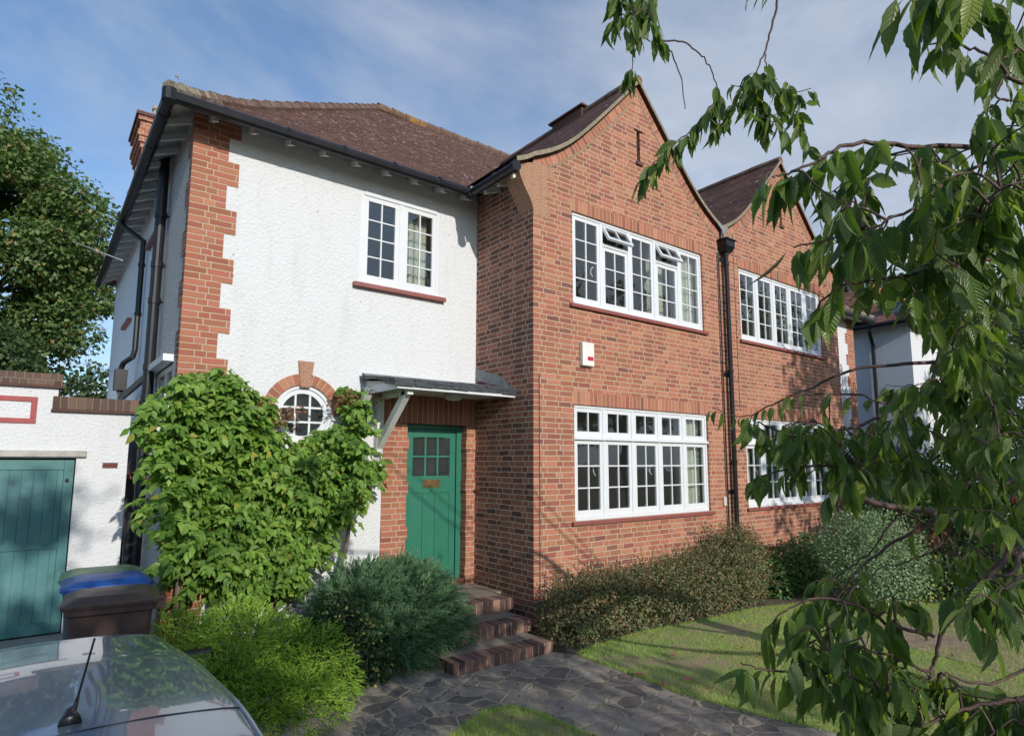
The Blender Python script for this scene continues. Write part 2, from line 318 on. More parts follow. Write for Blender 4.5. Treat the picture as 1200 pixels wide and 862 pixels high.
# ------------------------------------------------------------------ object helpers
def link(o, parent=None):
    COL.objects.link(o)
    if parent is not None: o.parent = parent
    return o
def tag(o, label=None, cat=None, group=None, kind=None):
    if label: o['label'] = label
    if cat: o['category'] = cat
    if group: o['group'] = group
    if kind: o['kind'] = kind
    return o
def thing(name, loc, label, cat, group=None):
    o = bpy.data.objects.new(name, None); o.location = loc; o.empty_display_size = 0.2; COL.objects.link(o)
    return tag(o, label, cat, group)
class MB:
    def __init__(s): s.v = []; s.f = []; s.uv = []; s.hasuv = False
    def add(s, verts, faces, uvs=None):
        o = len(s.v); s.v += [tuple(float(c) for c in p) for p in verts]
        for i, f in enumerate(faces):
            s.f.append(tuple(o+k for k in f))
            if uvs is not None: s.hasuv = True; s.uv.append([uvs[k] for k in f])
            else: s.uv.append([(0, 0)]*len(f))
        return s
    def quad(s, a, b, c, d, uv=None): return s.add([a, b, c, d], [(0, 1, 2, 3)], uv)
    def box(s, x0, x1, y0, y1, z0, z1):
        if x0 > x1: x0, x1 = x1, x0
        if y0 > y1: y0, y1 = y1, y0
        if z0 > z1: z0, z1 = z1, z0
        v = [(x0, y0, z0), (x1, y0, z0), (x1, y1, z0), (x0, y1, z0), (x0, y0, z1), (x1, y0, z1), (x1, y1, z1), (x0, y1, z1)]
        return s.add(v, [(3, 2, 1, 0), (4, 5, 6, 7), (0, 1, 5, 4), (1, 2, 6, 5), (2, 3, 7, 6), (3, 0, 4, 7)])
    def obox(s, c, ax, ay, az):
        c = np.array(c, float); ax, ay, az = (np.array(q, float) for q in (ax, ay, az))
        v = [c+sx*ax+sy*ay+sz*az for sz in (-1, 1) for sx, sy in ((-1, -1), (1, -1), (1, 1), (-1, 1))]
        return s.add(v, [(3, 2, 1, 0), (4, 5, 6, 7), (0, 1, 5, 4), (1, 2, 6, 5), (2, 3, 7, 6), (3, 0, 4, 7)])
    def tube(s, pts, r, n=8, caps=True):
        pts = [np.array(p, float) for p in pts]; rs = r if isinstance(r, (list, tuple, np.ndarray)) else [r]*len(pts)
        vs = []; fs = []; prev = None
        for i, p in enumerate(pts):
            t = pts[min(i+1, len(pts)-1)] - pts[max(i-1, 0)]; L = np.linalg.norm(t); t = t/L if L > 1e-9 else np.array([0, 0, 1.0])
            if prev is None:
                a = np.array([0, 0, 1.0]) if abs(t[2]) < 0.9 else np.array([1.0, 0, 0]); u = np.cross(t, a)
            else: u = prev - t*np.dot(prev, t)
            u /= np.linalg.norm(u); prev = u; w = np.cross(t, u)
            for k in range(n):
                an = 2*math.pi*k/n; vs.append(p + rs[i]*(math.cos(an)*u + math.sin(an)*w))
        for i in range(len(pts)-1):
            for k in range(n):
                a = i*n+k; b = i*n+(k+1) % n; fs.append((a, b, b+n, a+n))
        if caps: fs.append(tuple(range(n-1, -1, -1))); fs.append(tuple((len(pts)-1)*n+k for k in range(n)))
        return s.add(vs, fs)
    def prism(s, poly, axis, a, b):
        """poly = list of 2D points; extruded along axis (0 x, 1 y, 2 z) from a to b."""
        def P(q, w): 
            return (w, q[0], q[1]) if axis == 0 else ((q[0], w, q[1]) if axis == 1 else (q[0], q[1], w))
        n = len(poly); v = [P(q, a) for q in poly]+[P(q, b) for q in poly]
        f = [tuple(range(n)), tuple(range(2*n-1, n-1, -1))]
        f += [(i, i+n, (i+1) % n+n, (i+1) % n) for i in range(n)]
        return s.add(v, f)
    def build(s, name, mat, parent=None, smooth=False, bevel=0.0, fix=True, local=False):
        me = bpy.data.meshes.new(name); me.from_pydata(s.v, [], s.f)
        if s.hasuv:
            ul = me.uv_layers.new(name='UVMap'); flat = [c for f in s.uv for p in f for c in p]
            ul.data.foreach_set('uv', flat)
        me.materials.append(mat)
        if fix:
            import bmesh
            bm = bmesh.new(); bm.from_mesh(me); bmesh.ops.recalc_face_normals(bm, faces=bm.faces); bm.to_mesh(me); bm.free()
        if smooth: me.shade_smooth()
        me.update(); o = bpy.data.objects.new(name, me); link(o, parent)
        if parent is not None and not local: o.matrix_parent_inverse = Matrix.Translation(-Vector(parent_world(parent)))
        if bevel:
            md = o.modifiers.new('bevel', 'BEVEL'); md.width = bevel; md.segments = 2; md.limit_method = 'ANGLE'; md.angle_limit = R(40)
        return o
def parent_world(p): return p.location if p.type == 'EMPTY' else Vector((0, 0, 0))
def copy_tree(o, parent=None):
    c = o.copy(); COL.objects.link(c); c.parent = parent
    for ch in list(o.children): copy_tree(ch, c)
    return c
def reseat(mb, off):
    mb.v = [(x-off[0], y-off[1], z-off[2]) for x, y, z in mb.v]; return mb

# ------------------------------------------------------------------ world + sun
SUN = np.array([0.075, 1.0, -0.415]); SUN = SUN/np.linalg.norm(SUN)      # direction the light travels
elev = math.asin(-SUN[2]); az = math.atan2(-SUN[0], -SUN[1])               # towards the sun, clockwise from +Y
w = bpy.data.worlds.new('World'); scene.world = w; w.use_nodes = True
T = NT(w.node_tree); bg = w.node_tree.nodes['Background']
sky = T.new('ShaderNodeTexSky', sky_type='NISHITA'); sky.sun_disc = False
sky.sun_elevation = elev; sky.sun_rotation = az; sky.air_density = 1.0; sky.dust_density = 0.6; sky.ozone_density = 1.6
tc = T.new('ShaderNodeTexCoord'); gx, gy, gz = T.xyz(tc.outputs['Generated'])
zz = T.m('MAXIMUM', T.m('ADD', gz, 0.12), 0.05)
cv = T.comb(T.m('DIVIDE', gx, zz), T.m('DIVIDE', gy, zz), 0.0)
n1 = T.noise(cv, 0.95, 8.0, 0.58, 0.5); n2 = T.noise(cv, 3.1, 5.0, 0.6)
tilt = T.m('MULTIPLY_ADD', gx, 0.34, T.m('MULTIPLY', gz, -0.25))
cl = T.m('ADD', T.m('ADD', n1, T.m('MULTIPLY_ADD', n2, 0.14, -0.07)), tilt)
cf = T.m('MULTIPLY_ADD', T.m('MULTIPLY_ADD', cl, 4.6, -1.85, clamp=True), 0.86, 0.14)
csh = T.m('MULTIPLY_ADD', T.noise(cv, 1.5, 6.0, .6), 2.6, -0.8, clamp=True)
cc = T.mix(csh, (3.6, 4.3, 5.5), (5.7, 6.3, 7.3))
skyc = T.mix(T.m('MULTIPLY', cf, 0.9), T.mix(1.0, sky.outputs[0], (1.1, 1.38, 1.6), 'MULTIPLY'), cc)
T.put(bg.inputs[0], skyc); bg.inputs[1].default_value = 0.11
sl = bpy.data.lights.new('sun', 'SUN'); sl.energy = 3.75; sl.angle = R(0.53); sl.color = (1.0, 0.94, 0.85)
so = bpy.data.objects.new('sun', sl); COL.objects.link(so); so.location = (-3, -20, 10)
so.rotation_euler = Vector(SUN).to_track_quat('-Z', 'Y').to_euler()
vs = scene.view_settings; vs.view_transform = 'Standard'; vs.look = 'None'; vs.gamma = 1; vs.use_curve_mapping = False; vs.exposure = 0.0
scene.cycles.max_bounces = 8; scene.cycles.transparent_max_bounces = 12; scene.cycles.diffuse_bounces = 3; scene.cycles.glossy_bounces = 3
scene.cycles.use_denoising = True

# ================================================================== SETTING: the ground
def smooth(a, b, x): t = min(1, max(0, (x-a)/(b-a))); return t*t*(3-2*t)
def gz(x, y):
    slope = -0.57*smooth(-0.4, 1.2, -y)
    k = 1-smooth(-3.75, -3.35, x)
    flat = -0.55*smooth(-5.2, -8.5, y) if y < -5.2 else 0.0
    flat = -0.55*smooth(5.2, 8.5, -y)
    return slope*k + flat*(1-k)
def sheet(name, xs, ys, mat, dz=0.0, inside=None, kind='structure', label=None, noise=0.0):
    mb = MB(); idx = {}
    for j, y in enumerate(ys):
        for i, x in enumerate(xs):
            idx[i, j] = len(mb.v); mb.v.append((x, y, gz(x, y)+dz+noise*math.sin(x*3.1+y*1.7)*math.cos(y*2.3-x)))
    for j in range(len(ys)-1):
        for i in range(len(xs)-1):
            mb.f.append((idx[i, j], idx[i+1, j], idx[i+1, j+1], idx[i, j+1])); mb.uv.append([(0, 0)]*4)
    o = mb.build(name, mat, smooth=True, fix=False); tag(o, label, kind=kind); return o
def poly_sheet(name, poly, mat, dz, kind='structure', skirt=0.0):
    """flat polygon (with a small edge thickness) lying on the ground"""
    v = [(x, y, gz(x, y)+dz) for x, y in poly]; n = len(v); mb = MB(); mb.add(v, [tuple(range(n))])
    if skirt:
        lo = [(x, y, z-skirt) for x, y, z in v]; mb.add(v+lo, [(i, (i+1) % n, (i+1) % n+n, i+n) for i in range(n)])
    o = mb.build(name, mat, fix=False); tag(o, kind=kind); return o
def arange(a, b, s): return list(np.arange(a, b+s*0.5, s))
xs = [-300, -120, -50, -25, -14]+arange(-9, 10, 0.5)+[14, 20, 30, 50, 120, 300]
xs = sorted(set([round(float(x), 3) for x in xs+[-3.75, -3.65, -3.55, -3.45, -3.35]]))
ys = [-300, -120, -50, -25, -14]+arange(-10, 4, 0.5)+[8, 14, 20, 30, 50, 120, 400]
def ground_mat():
    m, T, b, out = newmat('garden_soil'); p = T.pos()
    n = T.noise(p, 3.0, 6.0, 0.65); n2 = T.noise(p, 40.0, 4.0)
    c = T.mix(n, (0.05, 0.035, 0.024), (0.13, 0.095, 0.062)); c = T.mix(T.m('MULTIPLY', n2, 0.4), c, (0.2, 0.15, 0.1))
    T.put(b.inputs['Base Color'], c); b.inputs['Roughness'].default_value = 1
    T.put(b.inputs['Normal'], T.bump(n2, 0.8, 0.03)); return m
def lawn_mat():
    m, T, b, out = newmat('worn_turf'); p = T.pos()
    n = T.noise(p, 1.5, 5.0, 0.7); n2 = T.noise(p, 45.0, 5.0, 0.7); n3 = T.noise(p, 6.0, 4.0, 0.6)
    g = T.mix(n2, (0.15, 0.23, 0.05), (0.36, 0.43, 0.14))
    d = T.mix(n2, (0.27, 0.21, 0.11), (0.48, 0.39, 0.22))
    f = T.m('ADD', n, T.m('MULTIPLY_ADD', n3, 0.35, -0.17))
    T.put(b.inputs['Base Color'], T.mix(T.m('MULTIPLY_ADD', f, 6.0, -2.6, clamp=True), g, d)); b.inputs['Roughness'].default_value = 1
    T.put(b.inputs['Normal'], T.bump(n2, 1.0, 0.03)); return m
def paving_mat():
    m, T, b, out = newmat('crazy_paving'); p = T.pos(); x, y, z = T.xyz(p)
    wv = T.noise(p, 3.0, 3.0); wv2 = T.noise(T.comb(y, x, 5.0), 3.0, 3.0)
    q = T.comb(T.m('ADD', x, T.m('MULTIPLY', wv, 0.16)), T.m('ADD', y, T.m('MULTIPLY', wv2, 0.16)), 0.0)
    ve = T.new('ShaderNodeTexVoronoi', feature='DISTANCE_TO_EDGE'); T.put(ve.inputs['Vector'], q); ve.inputs['Scale'].default_value = 5.0; ve.inputs['Randomness'].default_value = 0.9
    vc = T.new('ShaderNodeTexVoronoi'); T.put(vc.inputs['Vector'], q); vc.inputs['Scale'].default_value = 5.0; vc.inputs['Randomness'].default_value = 0.9
    en = T.noise(p, 22.0, 4.0, 0.7)
    gapn = T.noise(p, 2.0, 3.0)
    e = T.m('ADD', ve.outputs['Distance'], T.m('MULTIPLY_ADD', en, 0.11, -0.055))
    wdt = T.m('MULTIPLY_ADD', gapn, 0.085, -0.012)
    mask = T.m('MULTIPLY', T.m('SUBTRACT', e, wdt), 55.0, clamp=True)
    r, gg, bb = T.xyz(vc.outputs['Color'])
    st = T.ramp(r, [(0, (0.18, 0.15, 0.125)), (0.35, (0.29, 0.245, 0.2)), (0.7, (0.39, 0.33, 0.265)), (1, (0.5, 0.425, 0.34))])
    f2 = T.noise(p, 14.0, 6.0, 0.7)
    st = T.mix(T.m('MULTIPLY_ADD', f2, 2.4, -0.9, clamp=True), T.mix(0.5, st, (0.035, 0.033, 0.035)), st)
    li = T.noise(p, 55.0, 2.0); st = T.mix(T.m('MULTIPLY_ADD', li, 16, -11.2, clamp=True), st, (0.38, 0.37, 0.33))
    mo = T.mix(T.noise(p, 30.0, 3.0), (0.26, 0.22, 0.16), (0.5, 0.42, 0.3))
    moss = T.noise(p, 4.0, 4.0)
    mo = T.mix(T.m('MULTIPLY_ADD', moss, 6.0, -3.4, clamp=True), mo, (0.07, 0.085, 0.03))
    T.put(b.inputs['Base Color'], T.mix(mask, mo, st)); b.inputs['Roughness'].default_value = 0.75
    h = T.m('ADD', T.m('MULTIPLY', mask, T.m('MULTIPLY_ADD', gg, 0.5, 0.7)), T.m('MULTIPLY', f2, 0.3))
    T.put(b.inputs['Normal'], T.bump(h, 1.0, 0.016)); return m
MATS['soil'] = ground_mat(); MATS['lawn'] = lawn_mat(); MATS['paving'] = paving_mat()
MATS['drive'] = simple('driveway_concrete', (0.26, 0.25, 0.23), 0.9, var=0.25, vscale=3, bump=0.5, bscale=80, dirt=((0.1, 0.09, 0.08), 0.6))
MATS['asphalt'] = simple('asphalt', (0.06, 0.06, 0.062), 0.9, var=0.25, bump=0.6, bscale=120)
sheet('ground', xs, ys, MATS['soil'])
sheet('driveway', sorted(set([-9.0]+[float(q) for q in arange(-8.5, -4, 0.5)]+[-3.75, -3.68])), [float(q) for q in arange(-8.0, 3.0, 0.25)]+[3.15], MATS['drive'], 0.012)
sheet('road', [-60.0, -30.0, -14.0, -9, -5, 0, 5, 9, 14, 30, 60], [-16.0, -14.0, -10.5], MATS['asphalt'], 0.03)
# crazy paving: strip towards the drive plus the branch that runs past the lawn to the right foreground
path = [(-3.35, -0.12), (-2.62, -0.06), (-1.9, -0.05), (-1.46, -0.2), (-1.46, -0.66), (-0.3, -0.66), (-0.16, -0.88), (-0.17, -1.5), (-0.2, -2.15), (-0.08, -2.8), (0.12, -3.4), (0.5, -4.2), (1.2, -5.2), (-0.6, -5.2), (-1.0, -4.0), (-1.25, -3.0), (-1.37, -2.15), (-1.38, -1.75), (-1.48, -1.5), (-1.7, -1.45), (-2.06, -1.63), (-2.6, -1.95), (-3.35, -2.2)]
poly_sheet('path', path, MATS['paving'], 0.014, skirt=0.03)
lawnR = [(-0.16, -0.88), (0.1, -0.8), (0.9, -0.75), (2.0, -0.85), (3.0, -0.9), (4.0, -1.2), (5.2, -1.9), (6.2, -2.5), (6.6, -3.4), (6.0, -5.0), (1.2, -5.2), (0.5, -4.2), (0.12, -3.4), (-0.08, -2.8), (-0.2, -2.15), (-0.17, -1.5)]
lawnL = [(-1.25, -3.0), (-1.0, -4.0), (-0.6, -5.2), (-3.3, -5.2), (-3.35, -2.2), (-2.6, -1.95), (-2.06, -1.63), (-1.7, -1.45), (-1.48, -1.5), (-1.38, -1.75), (-1.37, -2.15)]
poly_sheet('lawn', lawnR, MATS['lawn'], 0.02, skirt=0.04)
poly_sheet('lawn', lawnL, MATS['lawn'], 0.022, skirt=0.04)

# ================================================================== HOUSES
H = 5.52                                                       # top of the outer walls
DY = 1.198                                                     # face of the recessed white wall
LX = -3.506                                                    # outer side wall
PX = 3.885                                                     # party line
HEADS = 5.08
def wall_plane(mb, P, u0, u1, v0, v1, holes, depth, flip=1):
    """sheet with rectangular holes and reveals. P(u, v, d) -> xyz with d going into the house"""
    us = sorted(set([u0, u1]+[h[0] for h in holes]+[h[1] for h in holes])); vs_ = sorted(set([v0, v1]+[h[2] for h in holes]+[h[3] for h in holes]))
    us = [u for u in us if u0 <= u <= u1]; vs_ = [v for v in vs_ if v0 <= v <= v1]
    for i in range(len(us)-1):
        for j in range(len(vs_)-1):
            cu, cv_ = (us[i]+us[i+1])/2, (vs_[j]+vs_[j+1])/2
            if any(h[0] < cu < h[1] and h[2] < cv_ < h[3] for h in holes): continue
            q = [P(us[i], vs_[j], 0), P(us[i+1], vs_[j], 0), P(us[i+1], vs_[j+1], 0), P(us[i], vs_[j+1], 0)]
            mb.quad(*q)
    for h in holes:
        a, b_, c, d_ = h[:4]; dp = h[4] if len(h) > 4 else depth
        for (p, q) in (((a, c), (b_, c)), ((b_, c), (b_, d_)), ((b_, d_), (a, d_)), ((a, d_), (a, c))):
            mb.quad(P(*p, 0), P(*q, 0), P(*q, dp), P(*p, dp))
GP = [(0.0, 7.33), (0.3, 7.01), (0.6, 6.695), (0.9, 6.385), (1.1, 6.185), (1.25, 6.045), (1.4, 5.92), (1.55, 5.812), (1.7, 5.722), (1.85, 5.645), (1.95, 5.60)]
GP_EAVE = [(2.08, 5.515), (2.24, 5.44)]
W1 = (0.648, 3.384, 3.868, 5.078); W2 = (0.648, 3.384, 1.19, 2.600)
SOL = 0.165

def casement(mb, x0, x1, z0, z1, y, cols, rows, st=0.05, bot=0.068, th=0.035, bar=0.017):
    """one light: stiles, rails and glazing bars, front face at y; returns the glass rectangle"""
    a0, a1, b0, b1 = x0+st, x1-st, z0+bot, z1-st
    mb.box(x0, a0, y, y+th, z0, z1); mb.box(a1, x1, y, y+th, z0, z1)
    mb.box(a0, a1, y, y+th, z0, b0); mb.box(a0, a1, y, y+th, b1, z1)
    for i in range(1, cols):
        c = a0+(a1-a0)*i/cols; mb.box(c-bar/2, c+bar/2, y+0.004, y+th-0.006, b0, b1)
    for j in range(1, rows):
        c = b0+(b1-b0)*j/rows; mb.box(a0, a1, y+0.006, y+th-0.008, c-bar/2, c+bar/2)
    return (a0, a1, b0, b1)
def curtain(parent, x0, x1, z0, z1, y):
    mb = MB(); n = 40; vs_ = []
    for i in range(n+1):
        x = x0+(x1-x0)*i/n; yy = y+0.025*math.sin(i*1.35)+0.012*math.sin(i*0.57+1)
        vs_ += [(x, yy, z0), (x, yy, z1)]
    mb.add(vs_, [(2*i, 2*i+2, 2*i+3, 2*i+1) for i in range(n)])
    return mb.build('curtain', MATS['curtain'], parent, smooth=True, fix=False)

def big_window(house, rect, y, kind, label=None, curt=()):
    x0, x1, z0, z1 = rect
    fr = MB(); e = 0.035; mu = 0.052; n = 5; fy = y+0.028; fd = 0.085
    fr.box(x0, x0+e, fy, fy+fd, z0, z1); fr.box(x1-e, x1, fy, fy+fd, z0, z1)
    fr.box(x0+e, x1-e, fy-0.004, fy+fd, z1-e, z1); fr.box(x0+e, x1-e, fy-0.012, fy+fd, z0, z0+e+0.008)
    lw = (x1-x0-2*e-mu*(n-1))/n; lights = []
    for i in range(n):
        a = x0+e+i*(lw+mu); lights.append((a, a+lw))
        if i: fr.box(a-mu, a, fy, fy+fd, z0+e, z1-e)
    cas = []; glz = MB(); zb = z0+e+0.008; zt = z1-e; cy = fy+0.008
    def glass(r): glz.box(r[0]-0.004, r[1]+0.004, cy+0.016, cy+0.021, r[2]-0.004, r[3]+0.004)
    if kind == 'tall':
        for a, b in lights:
            mb = MB(); glass(casement(mb, a, b, zb, zt, cy, 2, 4)); cas.append(mb)
    if kind == 'vents':
        for i, (a, b) in enumerate(lights):
            if i in (1, 3):
                tz = zt-0.30; fr.box(a, b, fy-0.006, fy+fd, tz, tz+0.045)
                mb = MB(); glass(casement(mb, a, b, zb, tz, cy, 2, 3)); cas.append(mb)
                hh = zt-tz-0.045; m2 = MB(); r = casement(m2, a, b, -hh, 0, 0.0, 2, 1, st=0.036, bot=0.036)
                g2 = MB(); g2.box(r[0], r[1], 0.016, 0.021, r[2], r[3])
                ang = R(30); ca, sa = math.cos(ang), math.sin(ang)
                for q in (m2, g2): q.v = [(X, cy+Y*ca-(-Z)*sa, zt+Z*ca-Y*sa) for X, Y, Z in q.v]
                st_ = MB(); st_.tube([((a+b)/2, cy+0.03, tz+0.05), ((a+b)/2, cy-hh*sa+0.02, zt-hh*ca+0.01)], 0.005, 5)
                m2.add(st_.v, st_.f); cas.append(m2); glz.add(g2.v, g2.f)
            else:
                mb = MB(); glass(casement(mb, a, b, zb, zt, cy, 2, 4)); cas.append(mb)
    if kind == 'transom':
        tz = z1-0.43
        fr.box(x0-0.0, x1, fy-0.03, fy+fd, tz, tz+0.035)
        for a, b in lights:
            mb = MB(); glass(casement(mb, a, b, zb, tz-0.003, cy, 2, 3, bot=0.075)); cas.append(mb)
            mb = MB(); glass(casement(mb, a, b, tz+0.037, zt, cy, 2, 1)); cas.append(mb)
    wobj = fr.build('window', MATS['white'], house, bevel=0.003)
    if label: wobj['label'] = label
    for c in cas: c.build('casement', MATS['white'], wobj, bevel=0.002)
    glz.build('glazing', MATS['glass'], wobj)
    s = MB(); s.box(x0-0.06, x1+0.06, y-0.045, y+0.06, z0-0.05, z0-0.004); s.build('sill', MATS['sill'], wobj, bevel=0.004)
    for i in (0, 2):
        hd = MB()
        a, b = lights[i]; zc = zb+(zt-zb)*0.42
        hd.tube([(b-0.075, cy+0.06, zc-0.07), (b-0.09, cy+0.085, zc-0.02), (b-0.085, cy+0.085, zc+0.04), (b-0.06, cy+0.06, zc+0.07)], 0.009, 6)
        hd.build('window_handle', MATS['white'], wobj, smooth=True)
    for c in curt: curtain(wobj, *c)
    return wobj

def gable_band(mb, cx, side, off0, off1, y):
    """soldier course that follows the verge, with uv along the arc"""
    pts = [(d, z) for d, z in GP]; L = 0; prev = None; rows = []
    for i, (d, z) in enumerate(pts):
        a = pts[max(i-1, 0)]; b = pts[min(i+1, len(pts)-1)]; t = np.array([b[0]-a[0], b[1]-a[1]]); t /= np.linalg.norm(t)
        nn = np.array([t[1], -t[0]]); nn = nn if nn[1] < 0 else -nn
        if prev is not None: L += math.hypot(d-prev[0], z-prev[1])
        prev = (d, z); p0 = np.array([d, z])+nn*off0; p1 = np.array([d, z])+nn*off1
        p0[0] = max(p0[0], 0); p1[0] = max(p1[0], 0)
        rows.append((p0, p1, L))
    for (a0, a1, la), (b0, b1, lb) in zip(rows[:-1], rows[1:]):
        q = [(cx+side*a0[0], y, a0[1]), (cx+side*b0[0], y, b0[1]), (cx+side*b1[0], y, b1[1]), (cx+side*a1[0], y, a1[1])]
        uv = [(la, 0.02), (lb, 0.02), (lb, 0.48), (la, 0.48)]
        if side < 0: q = q[::-1]; uv = uv[::-1]
        mb.quad(*q, uv=uv)

def house(name, label, sgn, group):
    """sgn=+1: the house with the porch (x from LX to the party line); sgn=-1: its mirror image beyond"""
    X = (lambda x: x) if sgn > 0 else (lambda x: 2*PX-x)
    def sp(a, b): return (min(X(a), X(b)), max(X(a), X(b)))
    hs = thing(name, (X(0), 0.6, 0), label, 'house', group)
    cx = X(1.942)
    # ---- brick bay: front face with gable
    mb = MB(); bx0, bx1 = sp(0, PX)
    w1 = (*sp(W1[0], W1[1]), W1[2], W1[3]); w2 = (*sp(W2[0], W2[1]), W2[2], W2[3])
    slot = (cx-0.035+(0.02 if sgn > 0 else 0), cx+0.035+(0.02 if sgn > 0 else 0), 6.14, 6.6)
    wall_plane(mb, lambda u, v, d: (u, d, v), bx0, bx1, 0, HEADS, [w1, w2], 0.12)
    # gable above, left and right of the slot
    def gz_at(x):
        d = abs(x-cx); pts = GP
        for (d0, z0), (d1, z1) in zip(pts[:-1], pts[1:]):
            if d0 <= d <= d1: return z0+(z1-z0)*(d-d0)/(d1-d0)
        return pts[-1][1]
    cuts = sorted(set([bx0, bx1, slot[0], slot[1], cx]+[cx+d for d, z in GP if d < 1.93]+[cx-d for d, z in GP if d < 1.93]))
    for a, b in zip(cuts[:-1], cuts[1:]):
        za, zb = gz_at(a)-0.015, gz_at(b)-0.015
        if a >= slot[0]-1e-6 and b <= slot[1]+1e-6:
            mb.quad((a, 0, HEADS), (b, 0, HEADS), (b, 0, slot[2]), (a, 0, slot[2])); mb.quad((a, 0, slot[3]), (b, 0, slot[3]), (b, 0, zb), (a, 0, za))
        else: mb.quad((a, 0, HEADS), (b, 0, HEADS), (b, 0, zb), (a, 0, za))
    s0, s1, s2, s3 = slot
    for p, q in (((s0, s2), (s1, s2)), ((s1, s2), (s1, s3)), ((s1, s3), (s0, s3)), ((s0, s3), (s0, s2))):
        mb.quad((p[0], 0, p[1]), (q[0], 0, q[1]), (q[0], 0.14, q[1]), (p[0], 0.14, p[1]))
    bay = mb.build('bay_wall', MATS['brick'], hs, fix=False)
    mb = MB(); mb.box(s0-0.03, s1+0.03, -0.03, 0.1, s2-0.05, s2-0.002); mb.box(s0-0.05, s1+0.05, -0.02, 0.1, s3+0.002, s3+0.02)
    mb.box(s0, s1, 0.1, 0.13, s2, s3)
    mb.build('vent_slot', MATS['dark_tile'], bay)
    # soldier heads, verge band
    mb = MB()
    for r in (w1, w2):
        a, b = r[0]-0.04, r[1]+0.04; z = r[3]
        mb.quad((a, -0.003, z+0.002), (b, -0.003, z+0.002), (b, -0.003, z+SOL), (a, -0.003, z+SOL), uv=[(a, 0.02), (b, 0.02), (b, 0.48), (a, 0.48)])
        mb.build('window_arch', MATS['soldier'], hs, fix=False); mb = MB()
    mb = MB(); gable_band(mb, cx, -1, 0.02, 0.15, -0.003); gable_band(mb, cx, 1, 0.02, 0.15, -0.003)
    mb.build('brick_band', MATS['soldier'], hs, fix=False)
    mb = MB(); gable_band(mb, cx, -1, 0.152, 0.172, -0.0035); gable_band(mb, cx, 1, 0.152, 0.172, -0.0035)
    mb.build('mortar_line', MATS['verge'], hs, fix=False)
    # ---- bay return wall (faces outwards), one sheet
    mb = MB(); x = X(0)
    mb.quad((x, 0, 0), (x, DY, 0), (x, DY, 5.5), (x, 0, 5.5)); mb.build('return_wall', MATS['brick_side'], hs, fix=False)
    # ---- kneeler: oversailing courses of clay tile at the eaves
    prof = [(0.01, 4.86), (0.01, 4.93), (-0.004, 4.95), (-0.03, 5.02), (-0.07, 5.09), (-0.115, 5.15), (-0.15, 5.205), (-0.185, 5.265), (-0.212, 5.33), (-0.222, 5.40), (-0.222, 5.455)]
    tooth = []; zt_ = 5.60; xx = 0.30; k = 0
    for z, xw in ((5.60, 0.10), (5.56, 0.42), (5.50, 0.42), (5.50, 0.34), (5.38, 0.34), (5.38, 0.22), (5.26, 0.22), (5.26, 0.30), (5.13, 0.30), (5.13, 0.19), (5.0, 0.19), (5.0, 0.27), (4.86, 0.27)):
        tooth.append((xw, z))
    poly = [(X(p), z) for p, z in prof]+[(X(p), z) for p, z in tooth[1:]]
    mb = MB(); mb.prism([(X(p), z) for p, z in prof]+[(X(0.02), 5.46), (X(0.02), 4.86)], 1, -0.004, 0.27)
    mb.build('kneeler', MATS['creasing'], hs)
    mb = MB(); mb.add([(X(px_), -0.006, z) for px_, z in [(0, 4.86), (-0.0, 4.945)]+prof[3:]+[(0.05, 5.54)]+tooth[1:]], [tuple(range(2+len(prof[3:])+1+len(tooth[1:])))])
    mb.build('tile_creasing', MATS['creasing'], hs, fix=False)
    # ---- gable roof running back into the main roof
    full = GP+GP_EAVE; mb = MB(); L = 0; prev = None
    mir = [(-1 if sgn > 0 else 1), (1 if sgn > 0 else -1)]
    for side, pts in ((mir[0], full), (mir[1], GP)):
        L = 0
        for (d0, z0), (d1, z1) in zip(pts[:-1], pts[1:]):
            l2 = L+math.hypot(d1-d0, z1-z0)
            y0, y1 = -0.055, 4.2
            q = [(cx+side*d0, y0, z0+0.06), (cx+side*d0, y1, z0+0.06), (cx+side*d1, y1, z1+0.06), (cx+side*d1, y0, z1+0.06)]
            mb.quad(*q, uv=[(y0, 8-L), (y1, 8-L), (y1, 8-l2), (y0, 8-l2)])
            q2 = [(a, b, c-0.09) for a, b, c in q]; mb.quad(*q2[::-1], uv=[(0, 0)]*4)
            L = l2
    gr = mb.build('gable_roof', MATS['tiles_dark'] if sgn > 0 else MATS['tiles_red'] , hs, fix=False)
    gr.data.materials[0] = MATS['tiles_dark']
    mb = MB()                                                       # mortared verge
    for side, pts in ((mir[0], full), (mir[1], GP)):
        for (d0, z0), (d1, z1) in zip(pts[:-1], pts[1:]):
            mb.add([(cx+side*d0, -0.062, z0-0.012), (cx+side*d1, -0.062, z1-0.012), (cx+side*d1, -0.062, z1+0.05), (cx+side*d0, -0.062, z0+0.05),
                    (cx+side*d0, 0.05, z0-0.012), (cx+side*d1, 0.05, z1-0.012), (cx+side*d1, 0.05, z1+0.05), (cx+side*d0, 0.05, z0+0.05)],
                   [(0, 1, 2, 3), (0, 4, 5, 1), (3, 2, 6, 7)])
    mb.build('verge', MATS['verge'], gr, fix=False)
    mb = MB(); y = -0.06; k = 0
    while y < 3.1:
        mb.tube([(cx, y, 7.365), (cx, y+0.285, 7.365+0.006*math.sin(k*2.3))], 0.075+0.004*math.sin(k), 8); y += 0.3; k += 1
    mb.build('ridge_tiles', MATS['ridge'], gr, smooth=False)
    # ---- white recessed front wall, side wall, rear
    if sgn > 0: oval = (-2.262-0.36, -2.262+0.36, 2.402-0.36, 2.402+0.36); winh = (-1.682, -0.588, 3.985, 5.128); doorh = (-1.30, 0, 0, 2.72)
    mb = MB(); e0, e1 = sp(LX, 0)
